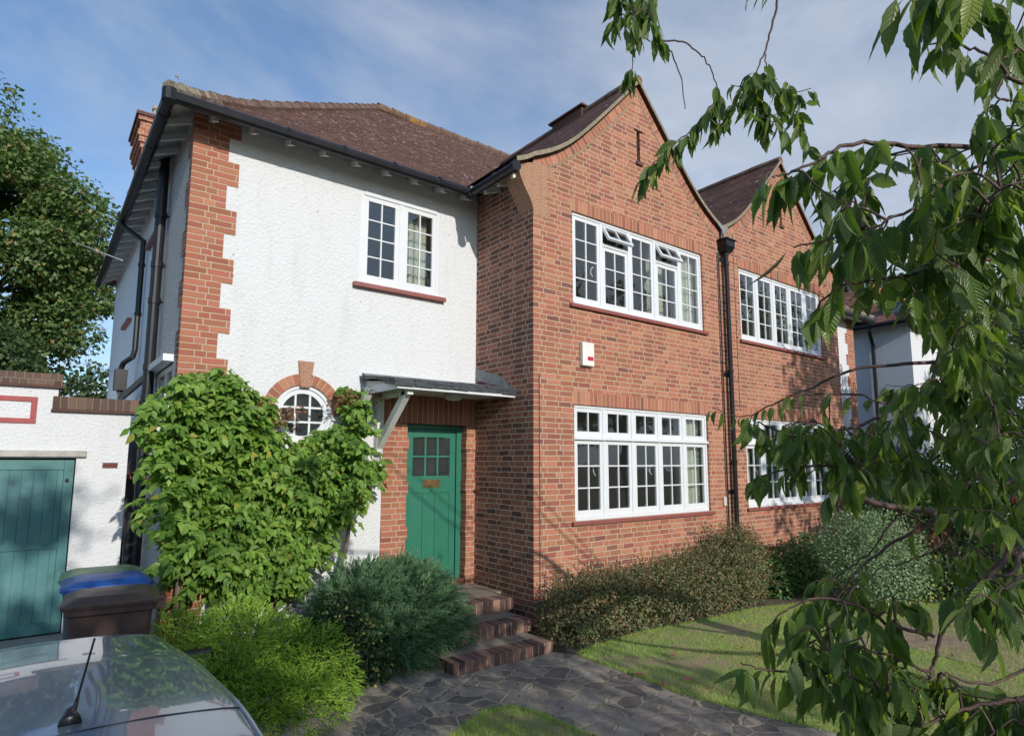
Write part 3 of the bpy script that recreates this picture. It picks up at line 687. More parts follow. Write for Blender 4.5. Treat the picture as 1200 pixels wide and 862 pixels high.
    if sgn > 0:
        wall_plane(mb, lambda u, v, d: (u, DY+d, v), LX, 0, 0, H, [oval[:4]+(0.0,), winh, (-1.315, 0.0, 0.0, 2.70, 0.0)], 0.12)
        n = 48; c = (-2.262, 2.402); ring = []; sq = []
        for i in range(n):
            a = 2*math.pi*i/n; ca, sa = math.cos(a), math.sin(a); k = 0.36/max(abs(ca), abs(sa))
            ring.append((c[0]+0.322*ca, c[1]+0.322*sa)); sq.append((c[0]+k*ca, c[1]+k*sa))
        for i in range(n):
            j = (i+1) % n
            mb.quad((ring[i][0], DY, ring[i][1]), (sq[i][0], DY, sq[i][1]), (sq[j][0], DY, sq[j][1]), (ring[j][0], DY, ring[j][1]))
            mb.quad((ring[i][0], DY, ring[i][1]), (ring[j][0], DY, ring[j][1]), (ring[j][0], DY+0.12, ring[j][1]), (ring[i][0], DY+0.12, ring[i][1]))
    else: wall_plane(mb, lambda u, v, d: (u, DY+d, v), e0, e1, 0, H, [], 0.1)
    mb.build('rendered_wall', MATS['render'], hs, fix=False)
    RY = 8.75; mb = MB(); x = X(LX)
    sideh = [(1.52, 2.62, 1.75, 2.9)] if sgn > 0 else []
    wall_plane(mb, lambda u, v, d: (x+sgn*d, u, v), DY, 3.15, 0, H, sideh, 0.08); mb.build('side_wall', MATS['pebble'], hs, fix=False)
    mb = MB(); wall_plane(mb, lambda u, v, d: (x+sgn*d, u, v), 3.15, RY, 0, H, [], 0.08)
    p0, p1 = sp(LX, PX); mb.quad((p1, RY, 0), (p0, RY, 0), (p0, RY, H), (p1, RY, H)); mb.build('rear_wall', MATS['smooth_render'], hs, fix=False)
    # ---- quoins with toothed edges
    mb = MB(); zs = 5.60; k = 0
    q0 = X(LX); z = 5.285
    mb.box(q0-sgn*0.006, X(LX+0.45), DY-0.006, DY+0.02, z, 5.45)
    teeth = [(z, z-0.262, 0.335 if (i % 2 == 0) else 0.445) for i, z in enumerate(np.arange(5.285, 0, -0.262))]
    for za, zb, wd in teeth: mb.box(q0-sgn*0.006, X(LX+wd), DY-0.006, DY+0.02, max(zb, 0), za)
    mb.build('quoin', MATS['quoin'], hs)
    mb = MB()
    for i, (za, zb, wd) in enumerate([(5.45, 5.285, 0.3)]+teeth): mb.box(q0-sgn*0.0055, q0+sgn*0.018, DY+0.0202, DY+(0.24 if i % 2 else 0.115), max(zb, 0), za)
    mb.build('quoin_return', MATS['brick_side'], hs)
    # ---- main hipped roof with sprocketed eaves
    ex, ey = X(-3.80), 0.84; hp = [(0.0, 5.405), (0.25, 5.55), (0.5, 5.715), (0.8, 5.925), (1.1, 6.155), (1.5, 6.49), (2.5, 7.335), (3.95, 8.565)]
    def along(a, b): return a[0]-b[0], a[1]-b[1]
    mb = MB(); L = 0; ry1 = RY+0.3; yr = 4.79
    for (t0, h0), (t1, h1) in zip(hp[:-1], hp[1:]):
        l2 = L+math.hypot(t1-t0, h1-h0)
        a = [(ex+sgn*t0, ey+t0, h0), (X(PX), ey+t0, h0), (X(PX), ey+t1, h1), (ex+sgn*t1, ey+t1, h1)]
        mb.quad(*a, uv=[(p[0], l) for p, l in zip(a, (L, L, l2, l2))])
        yb0, yb1 = ry1-t0, ry1-t1
        a = [(ex+sgn*t0, ey+t0, h0), (ex+sgn*t1, ey+t1, h1), (ex+sgn*t1, yb1, h1), (ex+sgn*t0, yb0, h0)]
        mb.quad(*a, uv=[(p[1], l) for p, l in zip(a, (L, l2, l2, L))])
        a = [(ex+sgn*t0, yb0, h0), (ex+sgn*t1, yb1, h1), (X(PX), yb1, h1), (X(PX), yb0, h0)]
        mb.quad(*a, uv=[(p[0], l) for p, l in zip(a, (L, l2, l2, L))])
        L = l2
    a = [(ex+sgn*3.95, yr, 8.565), (X(PX), yr, 8.565), (X(PX), ry1-3.95, 8.565), (ex+sgn*3.95, ry1-3.95, 8.565)]; mb.quad(*a, uv=[(p[0], p[1]) for p in a])
    rf = mb.build('roof', MATS['tiles'], hs, fix=False)
    mb = MB()                                                       # hip and ridge tiles
    P = [(ex+sgn*t, ey+t, h+0.01) for t, h in hp]
    def capline(P, r, mb, seg=0.3):
        P = [np.array(p) for p in P]; 
        d = [0]+list(np.cumsum([np.linalg.norm(b-a) for a, b in zip(P[:-1], P[1:])])); tot = d[-1]
        def ev(s):
            for i in range(len(P)-1):
                if s <= d[i+1]+1e-9: return P[i]+(P[i+1]-P[i])*(s-d[i])/(d[i+1]-d[i])
            return P[-1]
        s = 0; k = 0
        while s < tot-0.05:
            a, b = ev(s), ev(min(tot, s+seg*1.0)); b = b+(a-b)*0.02
            mb.tube([a+np.array([0, 0, .006*math.sin(k*1.7)]), b+np.array([0, 0, -.012])], [r, r*0.93], 8); s += seg; k += 1
    capline(P[1:], 0.085, mb)
    mb.build('hip_tiles', MATS['ridge'], rf)
    mb = MB(); capline([P[0], P[1], P[2]], 0.085, mb, 0.16); mb.build('hip_foot', MATS['hipdark'], rf)
    mb = MB(); Pb = [(ex+sgn*t, ry1-t, h+0.01) for t, h in hp]; capline(Pb, 0.08, mb); mb.build('hip_tiles', MATS['ridge'], rf); mb = MB(); capline([(ex+sgn*5.0, yr, 8.575), (X(PX), yr, 8.575)], 0.085, mb)
    mb.build('ridge_tiles', MATS['ridge'], rf)
    mb = MB(); capline([(ex+sgn*3.9, yr-.05, 8.565), (ex+sgn*5.0, yr, 8.575)], 0.087, mb); mb.build('ridge_tiles', MATS['ridge_lichen'], rf)
    # ---- eaves: boards, rafter feet, gutters
    mb = MB(); gx = X(-3.76); g0 = X(-0.30)
    a, b = (gx, g0) if sgn > 0 else (g0, gx)
    mb.quad((a, 0.87, 5.35), (b, 0.87, 5.35), (b, DY+0.02, 5.49), (a, DY+0.02, 5.49))
    xa, xb = X(-3.76), X(LX-0.0)
    mb.quad((xa, 0.87, 5.35), (xb, DY, 5.49), (xb, RY, 5.49), (xa, RY+0.35, 5.35))
    xa, xb = X(-0.27), X(0.02); mb.quad((xa, -0.0, 5.35), (xb, -0.0, 5.49), (xb, 0.9, 5.49), (xa, 0.9, 5.35))
    mb.build('soffit', MATS['soffit'], hs, fix=False)
    def rafter(c, d, wd=0.024):
        c = np.array(c); d = np.array(d); side = np.cross(d, (0, 0, 1.0)); side /= np.linalg.norm(side)
        m = MB(); m.obox(c+d/2-np.array([0, 0, 0.032]), d/2, side*wd, (0, 0, 0.03)); m.build('rafter_foot', MATS['whitepaint'], hs)
    for i in range(9): xx = X(-3.36+i*0.385); rafter((xx, 0.93, 5.346), (0, 0.33, 0.13))
    for i in range(19): yy = 1.32+i*0.39; rafter((X(-3.74), yy, 5.346), (sgn*0.28, 0, 0.115))
    for i in range(3): rafter((X(-0.25), 0.1+i*0.28, 5.346), (sgn*0.24, 0, 0.1))
    mb = MB(); r = 0.058; zg = 5.345
    C1 = (X(-3.795), 0.835, zg); 
    mb.tube([(X(-3.795), RY+0.05, zg-0.02), C1], r, 10); mb.tube([C1, (X(-0.36), 0.835, zg-0.01)], r, 10); mb.tube([(X(-0.34), 0.85, zg-0.01), (X(-0.34), -0.10, zg)], r, 10)
    for p in (C1, (X(-0.35), 0.835, zg-0.01)): mb.tube([(p[0], p[1], p[2]-0.055), (p[0], p[1], p[2]+0.062)], 0.07, 10)
    for t in np.arange(0.5, 3.4, 0.62): mb.tube([(X(-3.795+t-0.02), 0.835, zg), (X(-3.795+t+0.02), 0.835, zg)], r+0.008, 10)
    for t in np.arange(0.35, 8.0, 0.8): mb.tube([(X(-3.795), 0.835+t-0.02, zg), (X(-3.795), 0.835+t+0.02, zg)], r+0.008, 10)
    mb.tube([(X(-0.34), 0.28, zg), (X(-0.34), 0.32, zg)], r+0.008, 10); mb.tube([(X(-0.34), -0.07, zg), (X(-0.34), -0.115, zg)], r+0.01, 10)
    mb.build('gutter', MATS['black'], hs, smooth=False)
    # ---- rooms behind the glass
    mb = MB(); i0, i1 = sp(0.03, PX-0.06); o0, o1 = sp(LX+0.05, -0.0)
    mb.box(i0, i1, 4.4, 4.5, 0.3, 5.5); mb.box(o0, o1, 4.4, 4.5, 0.3, 5.5)
    xw = X(-0.02); mb.box(xw, X(0.03), 1.35, 4.4, 0.3, 5.5); xw = X(PX-0.05); mb.box(X(PX-0.01), xw, 0.15, 4.4, 0.3, 5.5)
    mb.box(i0, i1, 0.14, 4.4, 2.75, 2.85); mb.box(o0, o1, 1.35, 4.4, 2.75, 2.85); mb.box(i0, i1, 0.14, 4.4, 5.3, 5.35); mb.box(o0, o1, 1.35, 4.4, 5.3, 5.35)
    mb.build('room', MATS['room'], hs)
    mb = MB(); mb.box(i0, i1, 0.14, 4.4, 0.3, 0.36); mb.build('floor', MATS['floor'], hs)
    mb = MB(); mb.box(o0, o1, 1.4, 4.4, 0.3, 0.36); mb.build('floor', MATS['floor'], hs); mb = MB(); mb.box(i0, i1, 0.14, 4.4, 2.851, 2.9); mb.build('floor', MATS['floor'], hs)
    # ---- windows
    if sgn > 0:
        big_window(hs, w1, 0, 'vents', 'upstairs five-light white window with two small top lights propped open', [(w1[1]-0.56, w1[1]-0.05, w1[2], w1[3], 0.16), (w1[1]-0.95, w1[1]-0.62, w1[2], w1[3], 0.3), (w1[0]+0.03, w1[0]+0.2, w1[2], w1[3], 0.18)])
        big_window(hs, w2, 0, 'transom', 'downstairs five-light white window with a row of top lights', [(w2[1]-0.56, w2[1]-0.05, w2[2], w2[3], 0.17), (w2[0]+0.02, w2[0]+0.12, w2[2], w2[3], 0.2)])
    else:
        big_window(hs, w1, 0, 'tall', None, [(w1[0]+0.05+k*0.54, w1[0]+0.2+k*0.54, w1[2], w1[3], 0.2) for k in range(5)])
        big_window(hs, w2, 0, 'transom', None, [(w2[0]+0.06+k*0.54, w2[0]+0.36+k*0.54, w2[2], w2[3], 0.2) for k in range(5)])
    return hs, rf
HG = 'pair of semi-detached houses'
H1, ROOF1 = house('semi_detached_house', 'nearer half of the brick pair, with white rendered wall, green door and porch canopy', 1, HG)
H2, ROOF2 = house('semi_detached_house', 'farther half of the brick pair, its gable and windows partly behind the cherry branches', -1, HG)
# tooth out small differences of the nearer house
# chimney on the far side of the roof
P1 = aty(161, 128, 6.4); far = atx(151, 157, P1[0]); cx0, cy0, cz0 = P1[0], 6.4, P1[2]; cl_ = far[1]-6.4
mb = MB(); wch = 0.62
def ring(e, z0, z1): mb.box(cx0+0.12-e, cx0+wch+e, cy0+0.12-e, cy0+cl_-0.12+e, z0, z1)
ring(0.0, 5.5, cz0-0.62); ring(0.03, cz0-0.62, cz0-0.52); ring(0.055, cz0-0.52, cz0-0.42); ring(0.08, cz0-0.42, cz0-0.32); ring(0.05, cz0-0.32, cz0-0.14); ring(0.09, cz0-0.14, cz0-0.06)
ch = mb.build('chimney', MATS['brick'], ROOF1)
mb = MB(); mb.box(cx0, cx0+wch+0.12, cy0, cy0+cl_, cz0-0.06, cz0); mb.build('chimney_cap', MATS['dark_tile'], ch)
mb = MB(); pc = (cx0+0.38, cy0+0.35); mb.tube([(pc[0], pc[1], cz0), (pc[0], pc[1], cz0+0.24), (pc[0], pc[1], cz0+0.25), (pc[0], pc[1], cz0+0.3)], [0.13, 0.11, 0.13, 0.13], 14); mb.build('chimney_pot', MATS['pot'], ch, smooth=False)
# low brick stack astride the gable ridge
mb = MB(); mb.box(1.84, 2.0, 1.02, 1.72, 7.2, 7.44); mb.box(1.80, 2.04, 0.97, 1.78, 7.44, 7.475)
mb.build('ridge_stack', MATS['dark_tile'], ROOF1, bevel=0.01)
# finial at the hip foot
mb = MB(); f = aty(208, 101, 0.86); mb.tube([(f[0], f[1], 5.55), (f[0], f[1], f[2]+0.10)], 0.006, 6); mb.obox((f[0]-0.012, f[1], f[2]+0.10), (0.012, 0, 0), (0, 0.008, 0), (0, 0, 0.01))
mb.build('hip_iron', MATS['lead'], H1)

# ---- round window in the white wall
def round_window():
    c = (-2.262, 2.402); y = DY+0.03; fr = MB(); n = 56
    def annulus(mb, r0, r1, y0, y1):
        vs_ = []; 
        for i in range(n):
            a = 2*math.pi*i/n; ca, sa = math.cos(a), math.sin(a)
            vs_ += [(c[0]+r0*ca, y0, c[1]+r0*sa), (c[0]+r1*ca, y0, c[1]+r1*sa), (c[0]+r1*ca, y1, c[1]+r1*sa), (c[0]+r0*ca, y1, c[1]+r0*sa)]
        fs = []
        for i in range(n):
            j = (i+1) % n
            for k in range(4): fs.append((4*i+k, 4*j+k, 4*j+(k+1) % 4, 4*i+(k+1) % 4))
        mb.add(vs_, fs)
    annulus(fr, 0.285, 0.32, y-0.015, y+0.07)
    w_ = fr.build('window', MATS['white'], H1, bevel=0.002); w_['label'] = 'small round window with a white frame'
    m = MB(); annulus(m, 0.232, 0.284, y+0.002, y+0.05)
    for k in (-1, 1):
        q = k*0.08; L = math.sqrt(0.236**2-q*q)
        m.box(c[0]+q-0.011, c[0]+q+0.011, y+0.008, y+0.035, c[1]-L, c[1]+L); m.box(c[0]-L, c[0]+L, y+0.010, y+0.033, c[1]+q-0.011, c[1]+q+0.011)
    m.build('casement', MATS['white'], w_)
    g = MB(); g.add([(c[0]+0.24*math.cos(2*math.pi*i/n), y+0.022, c[1]+0.24*math.sin(2*math.pi*i/n)) for i in range(n)], [tuple(range(n))]); g.build('glazing', MATS['obscure'], w_, fix=False)
    b = MB(); nb = 30
    for i in range(nb):
        a0, a1 = math.pi*(i/nb), math.pi*((i+1)/nb); p = []
        for r, a in ((0.325, a0), (0.445, a0), (0.445, a1), (0.325, a1)): p.append((c[0]+r*math.cos(a), DY-0.012, c[1]+r*math.sin(a)))
        uv = [(0.4*a0, 0.02), (0.4*a0, 0.48), (0.4*a1, 0.48), (0.4*a1, 0.02)]
        b.quad(*p, uv=uv); b.quad(p[1], (p[1][0], DY, p[1][2]), (p[2][0], DY, p[2][2]), p[2], uv=[uv[1], uv[1], uv[2], uv[2]])
        b.quad(p[0], p[3], (p[3][0], DY, p[3][2]), (p[0][0], DY, p[0][2]), uv=[uv[0], uv[3], uv[3], uv[0]])
    b.build('brick_arch', MATS['soldier'], w_, fix=False)
    k = MB(); k.prism([(c[0]-0.055, 2.70), (c[0]+0.055, 2.70), (c[0]+0.085, 2.985), (c[0]-0.085, 2.985)], 1, DY-0.03, DY+0.01); k.build('keystone', MATS['creasing'], w_)
round_window()
# ---- two-light upper window in the white wall
def side_by_side():
    x0, x1, z0, z1 = -1.682, -0.588, 3.985, 5.128; y = DY; e = 0.045; fy = y+0.0
    fr = MB(); xm = (x0+x1)/2
    fr.box(x0, x0+e, fy, fy+0.09, z0, z1); fr.box(x1-e, x1, fy, fy+0.09, z0, z1); fr.box(x0+e, x1-e, fy-0.008, fy+0.09, z1-e, z1); fr.box(x0+e, x1-e, fy-0.006, fy+0.09, z0, z0+e)
    fr.box(xm-0.028, xm+0.028, fy, fy+0.09, z0+e, z1-e)
    w_ = fr.build('window', MATS['white'], H1, bevel=0.003); w_['label'] = 'upstairs two-light white window in the rendered wall'
    g = MB()
    for a, b in ((x0+e, xm-0.028), (xm+0.028, x1-e)):
        m = MB(); r = casement(m, a, b, z0+e, z1-e, fy+0.006, 2, 4, st=0.06, bot=0.075); m.build('casement', MATS['white'], w_, bevel=0.002); g.box(r[0], r[1], fy+0.022, fy+0.027, r[2], r[3])
    g.build('glazing', MATS['glass'], w_)
    s = MB(); s.box(x0-0.075, x1+0.075, y-0.07, y+0.05, z0-0.055, z0-0.004); s.build('sill', MATS['sill'], w_, bevel=0.004)
    curtain(w_, x1-0.36, x1-0.1, z0, z1, y+0.2)
side_by_side()
# ---- ground-floor window in the side wall
mb = MB(); a, b, z0, z1 = 1.52, 2.62, 1.75, 2.9; x = LX+0.02
mb.box(x, x+0.06, a, a+0.06, z0, z1); mb.box(x, x+0.06, b-0.06, b, z0, z1); mb.box(x, x+0.06, a+0.06, b-0.06, z0, z0+0.06); mb.box(x, x+0.06, a+0.06, b-0.06, z1-0.06, z1); mb.box(x, x+0.06, 2.04, 2.1, z0+0.06, z1-0.06)
sw = mb.build('window', MATS['white'], H1); sw['label'] = 'small white side window under a white lintel board'
g = MB(); g.box(x+0.03, x+0.035, a+0.06, b-0.06, z0+0.06, z1-0.06); g.build('glazing', MATS['glass'], sw)
g = MB(); g.box(LX-0.10, LX+0.02, a-0.05, b+0.1, z1, z1+0.07); g.build('hood', MATS['white'], sw)
g = MB(); g.box(LX-0.06, LX+0.02, a-0.05, b+0.05, z0-0.06, z0-0.003); g.build('sill', MATS['sill'], sw)
for yy, zz in ((6.0, 4.1), (3.55, 4.8), (4.15, 1.72)):
    g = MB(); g.box(LX-0.06, LX+0.02, yy-0.45, yy+0.45, zz-0.05, zz); g.build('sill', MATS['sill'], H1)

# ---- porch: piers, soldier course, door, canopy
mb = MB()
mb.box(-1.315, -0.992, DY-0.008, DY+0.14, 0, 2.36); mb.box(-0.134, -0.002, DY-0.008, DY+0.14, 0, 2.36)
for k in range(8):                                                # bricks that stand proud at every fifth course
    z = 0.47+k*0.2625
    if k % 2 == 0: mb.box(-1.315, -0.975, DY-0.02, DY+0.135, z, z+0.13); mb.box(-0.151, -0.002, DY-0.02, DY+0.135, z, z+0.13)
mb.build('door_pier', MATS['quoin'], H1)
mb = MB(); a, b = -1.315, 0.0
mb.quad((a, DY-0.012, 2.36), (b, DY-0.012, 2.36), (b, DY-0.012, 2.72), (a, DY-0.012, 2.72), uv=[(a, 0.02), (b, 0.02), (b, 0.48), (a, 0.48)])
mb.quad((a, DY-0.012, 2.36), (a, DY+0.15, 2.36), (b, DY+0.15, 2.36), (b, DY-0.012, 2.36), uv=[(a, 0.02), (a, 0.4), (b, 0.4), (b, 0.02)])
mb.build('door_arch', MATS['soldier'], H1, fix=False)
mb = MB(); dx0, dx1, dz0, dz1, dy = -0.985, -0.140, 0.435, 2.36, 1.30
mb.box(dx0, dx0+0.055, dy, dy+0.08, dz0, dz1); mb.box(dx1-0.075, dx1, dy, dy+0.08, dz0, dz1); mb.box(dx0+0.055, dx1-0.075, dy, dy+0.08, dz1-0.055, dz1)
fr = mb.build('door_frame', MATS['green'], H1, bevel=0.004)
mb = MB(); L0, L1 = dx0+0.06, dx1-0.08; y = dy+0.022; th = 0.03
gl0, gl1 = 1.72, 2.20; st = 0.085
mb.box(L0, L1, y+0.012, y+0.04, dz0+0.01, 1.60)                       # recessed panel sheet
mb.box(L0, L0+st, y, y+0.045, dz0+0.008, dz1-0.06); mb.box(L1-st, L1, y, y+0.045, dz0+0.008, dz1-0.06)
mb.box(L0+st, L1-st, y, y+0.045, 1.51, gl0); mb.box(L0+st, L1-st, y, y+0.045, dz0+0.008, dz0+0.19)
mb.box(L0+st, L1-st, y, y+0.045, gl1+0.0, dz1-0.06)
pw = (L1-L0-2*st)
for k in (1, 2):
    c = L0+st+pw*k/3; mb.box(c-0.03, c+0.03, y, y+0.043, dz0+0.19, 1.51); mb.box(c-0.013, c+0.013, y+0.004, y+0.04, gl0, gl1)
mb.box(L0+st, L1-st, y+0.006, y+0.038, (gl0+gl1)/2-0.012, (gl0+gl1)/2+0.012)
cpts = [(L0+st+pw*i/16, gl1+0.02-0.03*abs(math.cos(math.pi*i/16))**2 - 0.0) for i in range(17)]
mb.prism([(p, z) for p, z in cpts]+[(L1-st, gl1+0.05), (L0+st, gl1+0.05)], 1, y+0.003, y+0.041)
door = mb.build('door', MATS['green'], H1, bevel=0.003); door['label'] = 'green front door with six obscure panes and three long panels'
mb = MB(); mb.box(L0+st-0.004, L1-st+0.004, y+0.02, y+0.026, gl0-0.004, gl1+0.03); mb.build('door_glass', MATS['obscure'], door)
mb = MB(); mb.box((L0+L1)/2-0.125, (L0+L1)/2+0.125, y-0.008, y, 1.575, 1.675); mb.box((L0+L1)/2-0.095, (L0+L1)/2+0.095, y-0.013, y-0.008, 1.595, 1.655); mb.build('letterbox', MATS['brass'], door, bevel=0.003)
mb = MB(); mb.tube([((L0+L1)/2, y, 1.545), ((L0+L1)/2, y-0.018, 1.545)], 0.012, 10); mb.build('keyhole', MATS['brass'], door)
mb = MB(); mb.box(dx0, dx1, dy-0.09, dy+0.08, 0.372, dz0); mb.build('threshold', MATS['sill'], H1, bevel=0.006)
k = atx(560, 573, 0); mb = MB(); mb.tube([(0, k[1], k[2]), (-0.012, k[1], k[2])], 0.035, 14); mb.tube([(-0.012, k[1], k[2]), (-0.03, k[1], k[2])], 0.017, 12); mb.build('bell_push', MATS['brass'], H1, smooth=False)
# canopy
cn = MB(); x0, x1, yf, z0 = -1.60, -0.0, 0.35, 2.70
cn.prism([(yf+0.03, z0), (DY, z0), (DY, z0+0.13), (yf+0.03, z0+0.045)], 0, x0+0.05, x1-0.002)
can = cn.build('porch_canopy', MATS['whitepaint'], H1)
mb = MB(); mb.box(x0+0.02, x1-0.004, yf-0.012, yf+0.02, z0-0.035, z0+0.012); mb.box(x0+0.02, x0+0.045, yf+0.028, DY-0.005, z0-0.04, z0+0.05); mb.build('fascia', MATS['white'], can, bevel=0.003)
mb = MB()
random.seed(8)
for j in range(6):                                                # slates laid in rows
    ya = yf-0.03+j*0.16; za = z0+0.052+j*0.02; x = x0-0.02-(0.1 if j % 2 else 0)
    while x < x1-0.0:
        wd = 0.235; xa, xb = max(x, x0-0.03), min(x+wd-0.004, x1+0.0)
        if xb-xa > 0.03:
            t = random.uniform(0, 0.012)
            for q in range(4 if j == 0 else 2): mb.obox(((xa+xb)/2, ya+0.12+random.uniform(-.008, .008), za+0.028+t-q*0.02), ((xb-xa)/2, 0, random.uniform(-.003, .003)), (0, 0.13, 0.019), (0, 0, 0.0085))
        x += wd
mb.build('slates', MATS['slate'], can)
mb = MB(); mb.obox((-0.8, DY-0.035, z0+0.205), (0.8, 0, 0), (0, 0.04, 0.012), (0, 0, 0.006)); mb.add([(-0.006, yf+0.05, z0+0.08), (-0.006, DY-0.02, z0+0.26), (-0.006, DY-0.02, z0+0.42), (-0.006, yf+0.25, z0+0.25)], [(0, 1, 2, 3)])
mb.build('flashing', MATS['lead'], can, fix=False)
mb = MB(); bx = -1.39; mb.obox((bx, 0.82, 2.35), (0.035, 0, 0), (0, 0.345, -0.30), (0, 0.03, 0.034)); br_ = mb.build('brace', MATS['whitepaint'], can, bevel=0.004); br_['label'] = 'slanting white timber brace'
mb = MB(); mb.box(bx-0.035, bx+0.035, yf+0.05, DY, z0-0.085, z0-0.002); mb.box(bx-0.04, bx+0.04, DY-0.09, DY, 1.98, z0-0.085)
mb.prism([(DY-0.09, z0-0.085), (0.75, z0-0.085), (0.83, z0-0.16), (0.95, z0-0.25), (DY-0.09, z0-0.36)], 0, bx-0.36, bx-0.28); mb.build('bracket', MATS['whitepaint'], can, bevel=0.004)
mb = MB(); c = (-0.62, 0.75); mb.tube([(c[0], c[1], z0-0.001), (c[0], c[1], z0-0.045), (c[0], c[1], z0-0.07), (c[0], c[1], z0-0.08)], [0.115, 0.11, 0.08, 0.03], 20); mb.build('porch_light', simple('opal_plastic', (0.6, 0.6, 0.55), 0.4), can, smooth=True)
# alarm box
mb = MB(); mb.box(0.75, 0.95, -0.065, 0, 3.085, 3.385); al = mb.build('alarm_box', simple('cream_plastic', (0.7, 0.69, 0.64), 0.4), H1, bevel=0.012)
mb = MB(); mb.box(0.83, 0.93, -0.0675, -0.06, 3.155, 3.205); mb.build('red_label', simple('red_label', (0.45, 0.03, 0.05), 0.4), al)
mb = MB(); 
# downpipe and hopper between the two bays
px_, py_ = 3.925, -0.075
mb.tube([(px_, py_, 5.22), (px_, py_, 0.1)], 0.036, 12)
for z in (5.17, 5.02, 3.3, 1.9, 0.7): mb.tube([(px_, py_, z-0.02), (px_, py_, z+0.02)], 0.046, 12)
for z in (5.1, 3.25, 1.45): mb.box(px_-0.09, px_+0.09, -0.012, 0.0, z-0.03, z+0.03)
mb.tube([(px_-0.14, -0.03, 5.2), (px_-0.14, -0.03, 0.05)], 0.012, 8)
dp = mb.build('downpipe', MATS['iron'], H1); dp['label'] = 'black downpipe under a hopper between the gables'
mb = MB(); mb.add([(px_-.07, -.13, 5.2), (px_+.07, -.13, 5.2), (px_+.07, 0, 5.2), (px_-.07, 0, 5.2), (px_-.115, -.17, 5.29), (px_+.115, -.17, 5.29), (px_+.115, 0, 5.29), (px_-.115, 0, 5.29), (px_-.115, -.17, 5.39), (px_+.115, -.17, 5.39), (px_+.115, 0, 5.39), (px_-.115, 0, 5.39)],
    [(3, 2, 1, 0), (0, 1, 5, 4), (1, 2, 6, 5), (2, 3, 7, 6), (3, 0, 4, 7), (4, 5, 9, 8), (5, 6, 10, 9), (6, 7, 11, 10), (7, 4, 8, 11), (8, 9, 10, 11)])
mb.box(px_-0.135, px_+0.135, -0.19, 0, 5.39, 5.41); mb.build('hopper', MATS['iron'], dp)
mb = MB(); mb.add([(px_-.2, -.07, 5.66), (px_+.12, -.07, 5.64), (px_+.06, -.07, 5.56), (px_-.06, -.07, 5.56)], [(0, 1, 2, 3)]); mb.tube([(px_-0.03, -0.05, 5.6), (px_-0.03, -0.08, 5.4)], 0.03, 8); mb.build('valley_lead', MATS['lead'], H1, fix=False)
mb = MB(); mb.box(px_-0.235, px_-0.165, -0.03, 0, 1.25, 1.38); mb.build('junction_box', simple('grey_plastic', (0.5, 0.48, 0.43), 0.5), H1, bevel=0.006)
mb = MB(); mb.tube([(0.085, -0.008, 2.92), (0.09, -0.008, 1.2), (0.088, -0.008, 0.1)], 0.005, 5); mb.tube([(4.24, -0.008, 5.62), (4.25, -0.008, 4.3), (4.25, -0.008, 2.7)], 0.004, 5); mb.build('cable', simple('brown_cable', (0.12, 0.07, 0.055), 0.6), H1)

# ---- pipes on the side wall
def onplan(px, py, d):                 # distance d beyond -> xy on the plan ray
    r = ray(px, py); return CAM[:2]+r[:2]*d
mb = MB()
xs1 = LX-0.085; dd = math.tan(R(6.95)); yb = CAM[1]+(xs1-CAM[0])/dd
mb.tube([(xs1, yb, 5.5), (xs1, yb, gz(xs1, yb))], 0.055, 14)
for z in (4.75, 4.15, 3.72, 2.95, 2.6, 2.25, 1.3): mb.tube([(xs1, yb, z-0.035), (xs1, yb, z+0.035)], 0.066, 14); mb.tube([(xs1, yb, z), (LX, yb, z)], 0.014, 6)
sp_ = mb.build('soil_pipe', MATS['black'], H1); sp_['label'] = 'thick black soil pipe down the side wall'
mb = MB(); xs2 = LX-0.06; dd = math.tan(R(5.86)); y2 = CAM[1]+(xs2-CAM[0])/dd; 
zb = atx(150, 440, xs2)
mb.tube([(-3.84, y2+0.45, 5.42), (-3.80, y2+0.35, 5.22), (xs2, y2, 4.95), (xs2, y2, 3.4), (xs2-0.02, y2, 3.3), (xs2-0.1, y2+0.25, 3.24), (xs2-0.12, y2+0.3, 3.15)], 0.036, 10)
mb.box(xs2-0.19, xs2-0.04, y2+0.2, y2+0.38, 2.86, 3.15); mb.tube([(xs2-0.11, y2+0.29, 2.86), (xs2-0.1, y2+0.25, 2.74), (xs2, yb+0.15, 2.9), (xs1, yb, 2.95)], 0.04, 10)
for z in (4.6, 3.9): mb.tube([(xs2, y2, z-0.02), (xs2, y2, z+0.02)], 0.046, 10)
mb.build('waste_pipe', MATS['black'], H1)
mb = MB(); xs3 = LX-0.07; y3 = yb+0.45; mb.tube([(xs3, y3, 5.4), (xs3, y3, 2.3)], 0.022, 8); mb.tube([(LX-0.16, yb-0.0, 1.35), (LX-0.16, yb, gz(-3.7, yb))], 0.05, 12); mb.tube([(LX-0.16, yb, 1.28), (LX-0.16, yb, 1.35)], 0.06, 12)
mb.build('waste_pipe', MATS['black'], H1)

